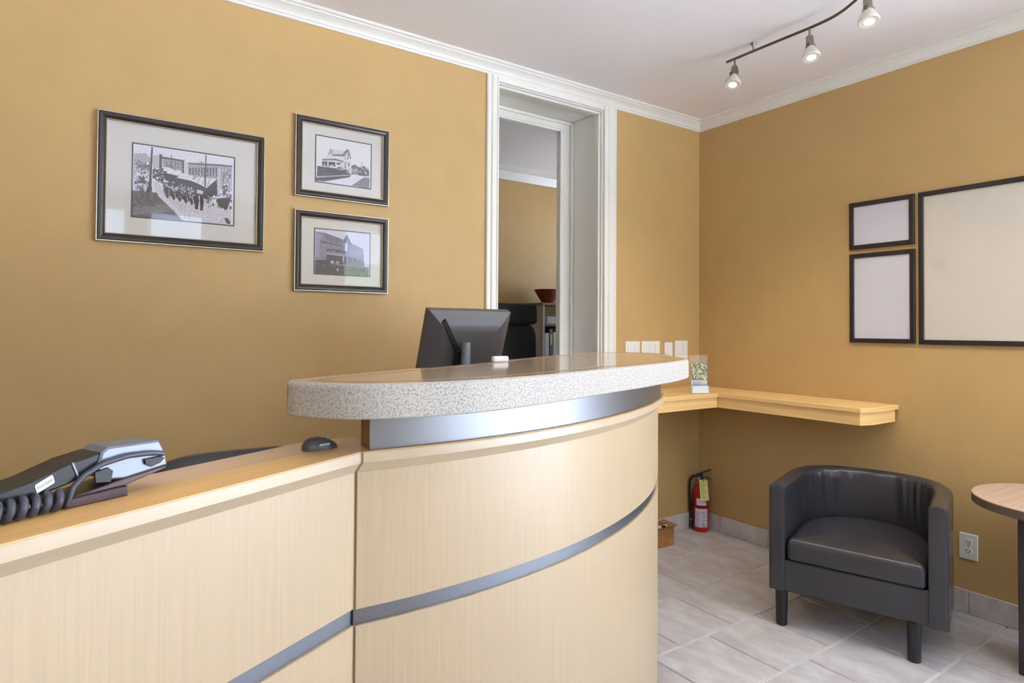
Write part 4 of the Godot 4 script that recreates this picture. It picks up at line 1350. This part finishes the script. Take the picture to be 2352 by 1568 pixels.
# ------------------------------------------------------------------ fire extinguisher
func build_extinguisher() -> void:
	var t := thing("fire_extinguisher", "red fire extinguisher with yellow tag standing in the room corner", "fire extinguisher", Vector3(-0.070, 0.0005, 0.074))
	var view := Vector3(-0.778, 0, 0.628)          # the side with the label
	var right := Vector3(0.628, 0, 0.778)
	t.basis = Basis(right, Vector3.UP, view)
	var R := 0.047
	var g := G.new()
	g.lathe([Vector2(0, 0.004), Vector2(R - 0.006, 0.004), Vector2(R - 0.001, 0.001), Vector2(R, 0.008), Vector2(R, 0.245), Vector2(R - 0.003, 0.262), Vector2(R - 0.012, 0.281), Vector2(R - 0.026, 0.293), Vector2(0.016, 0.298), Vector2(0.015, 0.312), Vector2(0, 0.312)], 40)
	part(t, "cylinder", g, M.red)
	g = G.new()
	g.lathe([Vector2(R + 0.0005, 0.150), Vector2(R + 0.002, 0.151), Vector2(R + 0.002, 0.162), Vector2(R + 0.0005, 0.163)], 40)
	part(t, "strap", g, M.dark_red)
	var patch := func(y0: float, y1: float, a0: float, a1: float, r: float) -> G:
		var q := G.new()
		for k in 16:
			var w0 := deg_to_rad(lerpf(a0, a1, k / 16.0)); var w1 := deg_to_rad(lerpf(a0, a1, (k + 1) / 16.0))
			var p := func(w: float, y: float) -> Vector3: return Vector3(sin(w) * r, y, cos(w) * r)
			var u0 := k / 16.0; var u1 := (k + 1) / 16.0
			q.tri(p.call(w0, y1), p.call(w1, y1), p.call(w1, y0), Vector2(u0, 0), Vector2(u1, 0), Vector2(u1, 1))
			q.tri(p.call(w0, y1), p.call(w1, y0), p.call(w0, y0), Vector2(u0, 0), Vector2(u1, 1), Vector2(u0, 1))
		return q
	# printed labels: pale ground with blocks of small print
	var im := Image.create_empty(96, 128, false, Image.FORMAT_RGBA8)
	im.fill(c8(206, 202, 222))
	var rng := RandomNumberGenerator.new(); rng.seed = 12
	im.fill_rect(Rect2i(4, 6, 50, 8), c8(226, 190, 196))
	for y in range(22, 124, 5):
		im.fill_rect(Rect2i(6, y, rng.randi_range(20, 40), 2), c8(140, 136, 160))
		if rng.randf() > 0.45: im.fill_rect(Rect2i(52, y, rng.randi_range(8, 34), 3), c8(96, 90, 110))
	part(t, "instruction_label", patch.call(0.03, 0.145, -48.0, 52.0, R + 0.0006), print_mat(ImageTexture.create_from_image(im), 0.5))
	im = Image.create_empty(64, 48, false, Image.FORMAT_RGBA8)
	im.fill(c8(226, 208, 214))
	for y in range(8, 44, 6): im.fill_rect(Rect2i(10, y, rng.randi_range(24, 46), 2), c8(170, 140, 176))
	part(t, "class_label", patch.call(0.166, 0.208, -35.0, 42.0, R + 0.0006), print_mat(ImageTexture.create_from_image(im), 0.5))
	# valve, handles, gauge
	g = G.new()
	g.lathe([Vector2(0, 0.31), Vector2(0.014, 0.31), Vector2(0.015, 0.335), Vector2(0.010, 0.352), Vector2(0, 0.354)], 16)
	part(t, "valve", g, M.black)
	g = G.new()
	g.sweep(pv([[-0.009, -0.004], [0.009, -0.004], [0.007, 0.004], [-0.007, 0.004]]), [[Vector3(-0.03, 0.345, 0), Vector3.BACK, Vector3.UP], [Vector3(0.0, 0.358, 0), Vector3.BACK, Vector3.UP], [Vector3(0.058, 0.384, 0), Vector3.BACK, Vector3.UP]])
	part(t, "lever", g, M.black)
	g = G.new()
	g.sweep(pv([[-0.008, -0.003], [0.008, -0.003], [0.006, 0.003], [-0.006, 0.003]]), [[Vector3(-0.012, 0.332, 0), Vector3.BACK, Vector3.UP], [Vector3(0.03, 0.334, 0), Vector3.BACK, Vector3.UP], [Vector3(0.058, 0.322, 0), Vector3.BACK, Vector3.UP]])
	part(t, "carry_handle", g, M.black)
	g = G.new()
	g.lathe([Vector2(0, 0), Vector2(0.011, 0), Vector2(0.011, 0.006), Vector2(0.009, 0.008), Vector2(0, 0.008)], 18, Transform3D(Basis(Vector3.RIGHT, Vector3.BACK, Vector3.DOWN), Vector3(-0.012, 0.328, 0.012)))
	part(t, "gauge", g, M.nickel)
	# hose down the side
	g = G.new()
	var c := Curve3D.new()
	for p in [[-0.012, 0.335, 0.0], [-0.045, 0.338, 0.0], [-0.068, 0.31, 0.0], [-0.07, 0.24, 0.0], [-0.064, 0.16, 0.0], [-0.060, 0.06, 0.0]]:
		c.add_point(Vector3(p[0], p[1], p[2]), Vector3(0, 0.018, 0) if p[1] < 0.33 else Vector3(0.012, 0, 0), Vector3(0, -0.018, 0) if p[1] < 0.33 else Vector3(-0.012, 0, 0))
	var fine := []
	for k in 33: fine.append(c.sample_baked(c.get_baked_length() * k / 32.0))
	g.tube(fine, 0.0075, 10)
	part(t, "hose", g, M.black, 50.0)
	g = G.new()
	g.lathe([Vector2(0, 0.022), Vector2(0.012, 0.022), Vector2(0.0085, 0.07), Vector2(0, 0.07)], 14, Transform3D(Basis.IDENTITY, Vector3(-0.060, 0, 0)))
	part(t, "nozzle", g, M.black)
	g = G.new()
	g.lathe([Vector2(0, -0.003), Vector2(0.006, -0.002), Vector2(0.006, 0.002), Vector2(0, 0.003)], 12, Transform3D(Basis(Vector3.RIGHT, Vector3.BACK, Vector3.DOWN), Vector3(-0.060, 0.066, 0.0098)))
	part(t, "hose_clip", g, M.nickel)
	g = G.new()
	g.tube([Vector3(0.012, 0.345, 0.014), Vector3(0.02, 0.335, 0.03), Vector3(0.014, 0.322, R + 0.004)], 0.0012, 6)
	part(t, "tag_loop", g, M.white)
	# inspection tag
	im = Image.create_empty(48, 96, false, Image.FORMAT_RGBA8)
	im.fill(c8(226, 220, 132))
	for y in range(14, 90, 6): im.fill_rect(Rect2i(6, y, rng.randi_range(16, 36), 2), c8(176, 168, 92))
	im.fill_rect(Rect2i(20, 3, 8, 4), c8(70, 64, 40))
	g = G.new()
	g.face(Vector3(-0.012, 0.326, R + 0.004), Vector3(0.037, 0.328, R + 0.004), Vector3(0.047, 0.203, R + 0.012), Vector3(-0.003, 0.200, R + 0.012))
	part(t, "inspection_tag", g, print_mat(ImageTexture.create_from_image(im), 0.7), 38.0, "pale yellow inspection tag")

# ------------------------------------------------------------------ open cardboard box
func build_box() -> void:
	var t := thing("cardboard_box", "small open cardboard box of adapters on the floor beside the desk", "box", Vector3(-0.515, 0.0005, 0.096), deg_to_rad(-5.0))
	var w := 0.096; var d := 0.062; var h := 0.105; var k := 0.003
	var g := G.new()
	g.box(Vector3(-w, 0, -d), Vector3(w, k, d))
	part(t, "bottom", g, M.card)
	for s in [[Vector3(-w, k, d - k), Vector3(w, h, d)], [Vector3(-w, k, -d), Vector3(w, h, -d + k)], [Vector3(-w, k, -d + k), Vector3(-w + k, h, d - k)], [Vector3(w - k, k, -d + k), Vector3(w, h, d - k)]]:
		g = G.new(); g.box(s[0], s[1])
		part(t, "side", g, M.card)
	g = G.new()
	g.quad(Vector3(-w, h, d), Vector3(w, h, d), Vector3(w, h + 0.02, d + 0.03), Vector3(-w, h + 0.02, d + 0.03))
	part(t, "flap", g, M.card)
	g = G.new()
	g.quad(Vector3(w, h, -d), Vector3(w, h, d), Vector3(w + 0.03, h + 0.008, d), Vector3(w + 0.03, h + 0.008, -d))
	part(t, "flap", g, M.card)
	g = G.new()
	g.box(Vector3(-w + 0.004, 0.004, -d + 0.004), Vector3(w - 0.004, 0.085, d - 0.004))
	part(t, "packing", g, M.card)
	var places := [[0.030, 0.012, "round white"], [0.058, 0.022, "black"], [0.078, 0.006, "square white"]]
	for p in places:
		var a := thing("power_adapter", "small %s power adapter in the open cardboard box" % p[2], "adapter", t.transform * Vector3(p[0], 0.0852, p[1]), deg_to_rad(20.0 + 900.0 * p[0]), "adapters in the cardboard box")
		g = G.new()
		g.box(Vector3(-0.011, 0, -0.009), Vector3(0.011, 0.022, 0.009), 0.003)
		part(a, "case", g, M.black if p[2] == "black" else M.white)
		g = G.new()
		g.box(Vector3(-0.006, 0.022, -0.001), Vector3(-0.004, 0.034, 0.001)); g.box(Vector3(0.004, 0.022, -0.001), Vector3(0.006, 0.034, 0.001))
		part(a, "prongs", g, M.nickel)

# ------------------------------------------------------------------ brochure holder on the shelf
func build_holder() -> void:
	var t := thing("brochure_holder", "clear acrylic brochure holder at the front edge of the corner shelf", "holder", Vector3(-0.412, 0.9003, 0.33), deg_to_rad(-26.0))
	var g := G.new()
	var w := 0.054
	g.quad(Vector3(-w, 0.001, -0.03), Vector3(w, 0.001, -0.03), Vector3(w, 0.001, 0.03), Vector3(-w, 0.001, 0.03))
	g.quad(Vector3(-w, 0.001, 0.001), Vector3(w, 0.001, 0.001), Vector3(w, 0.215, 0.001), Vector3(-w, 0.215, 0.001))
	g.quad(Vector3(-w, 0.001, 0.0285), Vector3(w, 0.001, 0.0285), Vector3(w, 0.05, 0.0285), Vector3(-w, 0.05, 0.0285))
	part(t, "acrylic", g, M.acrylic)
	g = G.new()
	g.box(Vector3(-w, 0.046, 0.0265), Vector3(w, 0.0505, 0.030)); g.box(Vector3(-w, 0.056, 0.0026), Vector3(w, 0.06, 0.006))
	part(t, "edge_bars", g, mat(c8(60, 72, 90), 0.3), 38.0, "dark blue edge bars")
	# brochure: leaves above, lines of small print below
	var im := Image.create_empty(96, 160, false, Image.FORMAT_RGBA8)
	im.fill(c8(206, 204, 206))
	var rng := RandomNumberGenerator.new(); rng.seed = 21
	im.fill_rect(Rect2i(0, 0, 96, 92), c8(120, 124, 92))
	for k in 130:
		var c := Vector2(rng.randf() * 96.0, rng.randf() * 90.0); var a := rng.randf() * TAU; var l := rng.randf_range(4, 13)
		var u := Vector2(cos(a), sin(a)) * l; var p := Vector2(-u.y, u.x) * 0.3
		var col: Color = [c8(206, 212, 176), c8(160, 168, 120), c8(92, 100, 66), c8(228, 230, 206)][rng.randi() % 4]
		var s := Vector2(96, 160)
		fill(im, [(c - u) / s, (c + p) / s, (c + u) / s, (c - p) / s], col)
	im.fill_rect(Rect2i(0, 94, 96, 66), c8(208, 206, 210))
	for y in range(100, 134, 6): im.fill_rect(Rect2i(8, y, rng.randi_range(36, 54), 3), c8(140, 136, 146))
	im.fill_rect(Rect2i(62, 100, 26, 30), c8(196, 196, 186))
	var b := thing("brochure", "leafy green printed brochure in the clear holder", "brochure", t.position, t.rotation.y)
	g = G.new()
	g.box(Vector3(-0.047, 0.0032, 0.006), Vector3(0.047, 0.17, 0.0085))
	part(b, "paper", g, M.white)
	g = G.new()
	g.face(Vector3(-0.047, 0.17, 0.0087), Vector3(0.047, 0.17, 0.0087), Vector3(0.047, 0.0032, 0.0087), Vector3(-0.047, 0.0032, 0.0087))
	part(b, "print", g, print_mat(ImageTexture.create_from_image(im), 0.6))
	g = G.new()
	g.box(Vector3(-0.047, 0.0032, 0.0235), Vector3(0.047, 0.044, 0.0262))
	var cd := single("card_stack", g, mat(c8(214, 220, 222), 0.6), "stack of pale cards in the pocket of the clear holder", "cards")
	cd.transform = t.transform

# ------------------------------------------------------------------ chairs behind the desk
func build_stools() -> void:
	var make := func(at: Vector3, turn: float, label: String) -> void:
		var t := thing("task_chair", label, "chair", at, turn, "task chairs behind the desk")
		var g := G.new()
		var p := PackedVector2Array()
		for k in 40:
			var w := TAU * k / 40.0
			p.append(Vector2(0.205 * signf(cos(w)) * pow(absf(cos(w)), 0.42), 0.14 * signf(sin(w)) * pow(absf(sin(w)), 0.55)))
		var rings := []
		var pp := G.orient(p)
		for s in [[0.022, -0.03], [0.006, -0.024], [0.0, -0.01], [0.0, 0.008], [0.008, 0.022], [0.026, 0.028]]:
			var r := PackedVector3Array()
			for q in G.inset(pp, s[0]): r.append(Vector3(q.x, 0.81 + q.y, s[1] + 0.5 * q.x * q.x))
			rings.append(r)
		g.loft(rings, G.tris_of(pp))
		part(t, "backrest", g, M.leather, 50.0)
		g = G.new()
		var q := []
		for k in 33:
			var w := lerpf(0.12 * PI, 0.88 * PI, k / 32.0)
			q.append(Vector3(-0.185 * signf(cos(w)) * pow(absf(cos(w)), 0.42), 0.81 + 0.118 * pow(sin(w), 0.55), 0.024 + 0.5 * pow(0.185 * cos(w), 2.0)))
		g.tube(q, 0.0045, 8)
		part(t, "highlight_stripe", g, M.charcoal, 50.0)  # lighter tube that draws the highlight along the cushion's top
		g = G.new()
		g.tube([Vector3(0, 0.72, -0.03), Vector3(0, 0.48, -0.05), Vector3(0, 0.44, 0.02), Vector3(0, 0.43, 0.16)], 0.014, 8)
		part(t, "back_bar", g, M.black, 50.0)
		g = G.new()
		var sp := PackedVector2Array()
		for k in 36:
			var w := TAU * k / 36.0
			sp.append(Vector2(0.21 * signf(cos(w)) * pow(absf(cos(w)), 0.5), 0.22 + 0.19 * signf(sin(w)) * pow(absf(sin(w)), 0.5)))
		g.plate(sp, [[0.02, 0.43], [0.0, 0.44], [0.0, 0.465], [0.012, 0.482], [0.04, 0.49]])
		part(t, "seat", g, M.leather, 50.0)
		g = G.new()
		g.lathe([Vector2(0, 0.08), Vector2(0.026, 0.08), Vector2(0.026, 0.25), Vector2(0.016, 0.252), Vector2(0.016, 0.43), Vector2(0, 0.43)], 16, Transform3D(Basis.IDENTITY, Vector3(0, 0, 0.22)))
		part(t, "gas_lift", g, M.black)
		for k in 5:
			var w := TAU * k / 5.0
			var e := Vector3(cos(w) * 0.24, 0.06, 0.22 + sin(w) * 0.24)
			g = G.new()
			g.tube([Vector3(0, 0.095, 0.22), e], 0.014, 8)
			part(t, "star_leg", g, M.black, 50.0)
			g = G.new()
			g.lathe([Vector2(0, -0.012), Vector2(0.022, -0.012), Vector2(0.026, 0), Vector2(0.022, 0.012), Vector2(0, 0.012)], 14, Transform3D(Basis(Vector3.UP, Vector3.RIGHT, Vector3.FORWARD), Vector3(e.x, 0.0262, e.z)))
			part(t, "caster", g, M.black)
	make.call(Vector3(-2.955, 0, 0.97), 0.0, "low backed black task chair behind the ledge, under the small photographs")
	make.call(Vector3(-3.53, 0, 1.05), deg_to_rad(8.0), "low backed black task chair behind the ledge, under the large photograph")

# ------------------------------------------------------------------ beyond the doorway
func build_office_chair() -> void:
	var t := thing("office_chair", "tall black mesh office chair with headrest beyond the doorway", "chair", Vector3(-0.995, 0, -0.74))
	var pad := func(hw: float, y0: float, y1: float, z0: float, z1: float, e: float, dip := 0.0) -> G:
		var q := G.new()
		var p := PackedVector2Array()
		for k in 44:
			var w := TAU * k / 44.0
			p.append(Vector2(hw * signf(cos(w)) * pow(absf(cos(w)), e), (y0 + y1) / 2.0 + (y1 - y0) / 2.0 * signf(sin(w)) * pow(absf(sin(w)), e)))
		p = G.orient(p)
		var rings := []
		for s in [[0.012, z0], [0.0, z0 + 0.012], [0.0, z1 - 0.012], [0.012, z1]]:
			var r := PackedVector3Array()
			for w in G.inset(p, s[0]): r.append(Vector3(w.x, w.y - (dip * (1.0 - pow(w.x / hw, 2.0)) if w.y > (y0 + y1) / 2.0 else 0.0), s[1] + 0.6 * w.x * w.x))
			rings.append(r)
		q.loft(rings, G.tris_of(p))
		return q
	part(t, "headrest", pad.call(0.205, 1.285, 1.432, -0.03, 0.03, 0.28, 0.008), M.black_matte, 50.0)
	part(t, "backrest", pad.call(0.21, 0.60, 1.29, -0.02, 0.012, 0.25), M.cloth, 50.0)
	var g := G.new()
	for k in 9:
		var y := 1.0 + k * 0.022
		g.tube([Vector3(-0.1, y + 0.012, 0.018), Vector3(0, y, 0.012), Vector3(0.1, y + 0.012, 0.018)], 0.004, 6)
	part(t, "lumbar_ribs", g, M.charcoal, 50.0)
	part(t, "backrest_frame", pad.call(0.222, 0.58, 1.08, -0.05, -0.022, 0.25), M.black_matte, 50.0)
	g = G.new()
	g.box(Vector3(-0.24, 0.44, -0.03), Vector3(0.24, 0.51, -0.5), 0.02)
	part(t, "seat", g, M.cloth, 50.0)
	for s in [-1, 1]:
		g = G.new()
		g.box(Vector3(s * 0.25 - 0.03, 0.66, -0.36), Vector3(s * 0.25 + 0.03, 0.69, -0.1), 0.008)
		g.box(Vector3(s * 0.25 - 0.015, 0.48, -0.26), Vector3(s * 0.25 + 0.015, 0.66, -0.22), 0.004)
		part(t, "armrest", g, M.black)
	g = G.new()
	g.lathe([Vector2(0, 0.07), Vector2(0.028, 0.07), Vector2(0.028, 0.44), Vector2(0, 0.44)], 16, Transform3D(Basis.IDENTITY, Vector3(0, 0, -0.26)))
	part(t, "gas_lift", g, M.black)
	for k in 5:
		var w := TAU * k / 5.0 + 0.3
		var e := Vector3(cos(w) * 0.28, 0.06, -0.26 + sin(w) * 0.28)
		g = G.new()
		g.tube([Vector3(0, 0.09, -0.26), e], 0.016, 8)
		part(t, "star_leg", g, M.black, 50.0)
		g = G.new()
		g.lathe([Vector2(0, -0.014), Vector2(0.024, -0.014), Vector2(0.028, 0), Vector2(0.024, 0.014), Vector2(0, 0.014)], 14, Transform3D(Basis(Vector3.UP, Vector3.RIGHT, Vector3.FORWARD), Vector3(e.x, 0.0282, e.z)))
		part(t, "caster", g, M.black)

func build_bookcase() -> void:
	var t := thing("bookcase", "cream bookcase with brown shelves against the far office wall", "bookcase", Vector3(0.16, 0.0005, -1.49))
	var g := G.new()
	for s in [-1, 1]:
		g = G.new()
		g.box(Vector3(s * 0.40 - 0.01, 0, -0.14), Vector3(s * 0.40 + 0.01, 1.45, 0.14), 0.002)
		part(t, "side_panel", g, M.matboard)
	g = G.new()
	g.box(Vector3(-0.39, 0, -0.14), Vector3(0.39, 1.44, -0.13))
	part(t, "back_panel", g, M.wall)
	for y in [0.06, 0.42, 0.78, 1.02, 1.30, 1.47]:
		g = G.new()
		g.box(Vector3(-0.425 if y > 1.4 else -0.39, y - 0.02, -0.13), Vector3(0.425 if y > 1.4 else 0.39, y, 0.15 if y > 1.4 else 0.14), 0.002)
		part(t, "shelf", g, M.wood_dark)
	var rng := RandomNumberGenerator.new(); rng.seed = 15
	var x := -0.37
	for k in 9:
		var w := rng.randf_range(0.03, 0.055); var h := rng.randf_range(0.2, 0.25)
		var b := thing("ring_binder", "%s ring binder standing in the office bookcase" % ["pale", "yellow labelled pale", "white labelled pale"][k % 3], "binder", t.position + Vector3(x + w / 2.0, 1.0203, 0.02), 0.0, "ring binders in the office bookcase")
		g = G.new()
		g.box(Vector3(-w / 2.0 + 0.001, 0, -0.11), Vector3(w / 2.0 - 0.001, h, 0.1), 0.003)
		part(b, "cover", g, [M.white, M.matboard, M.white, M.silver][rng.randi() % 4])
		g = G.new()
		g.box(Vector3(-w / 2.0 + 0.008, h * 0.45, 0.1), Vector3(w / 2.0 - 0.008, h * 0.8, 0.101))
		part(b, "spine_label", g, M.yellow if k % 3 == 1 else M.white)
		x += w + 0.003
	x = -0.37
	for k in 7:
		var h := 0.018 + rng.randf() * 0.02
		var b := thing("paper_stack", "flat stack of paper on an upper shelf of the office bookcase", "papers", t.position + Vector3(-0.24, 1.3003, 0.0), 0.0) if k == 0 else null
		if b:
			g = G.new(); g.box(Vector3(-0.11, 0, -0.1), Vector3(0.11, 0.06, 0.12), 0.002)
			part(b, "sheets", g, M.matboard)
	var v := thing("wooden_bowl", "reddish brown flared bowl on top of the office bookcase", "bowl", t.position + Vector3(-0.27, 1.4703, 0.02))
	g = G.new()
	g.lathe([Vector2(0, 0), Vector2(0.045, 0), Vector2(0.05, 0.008), Vector2(0.085, 0.06), Vector2(0.115, 0.115), Vector2(0.108, 0.115), Vector2(0.075, 0.06), Vector2(0.04, 0.014), Vector2(0, 0.012)], 32)
	part(v, "bowl_body", g, M.terracotta)
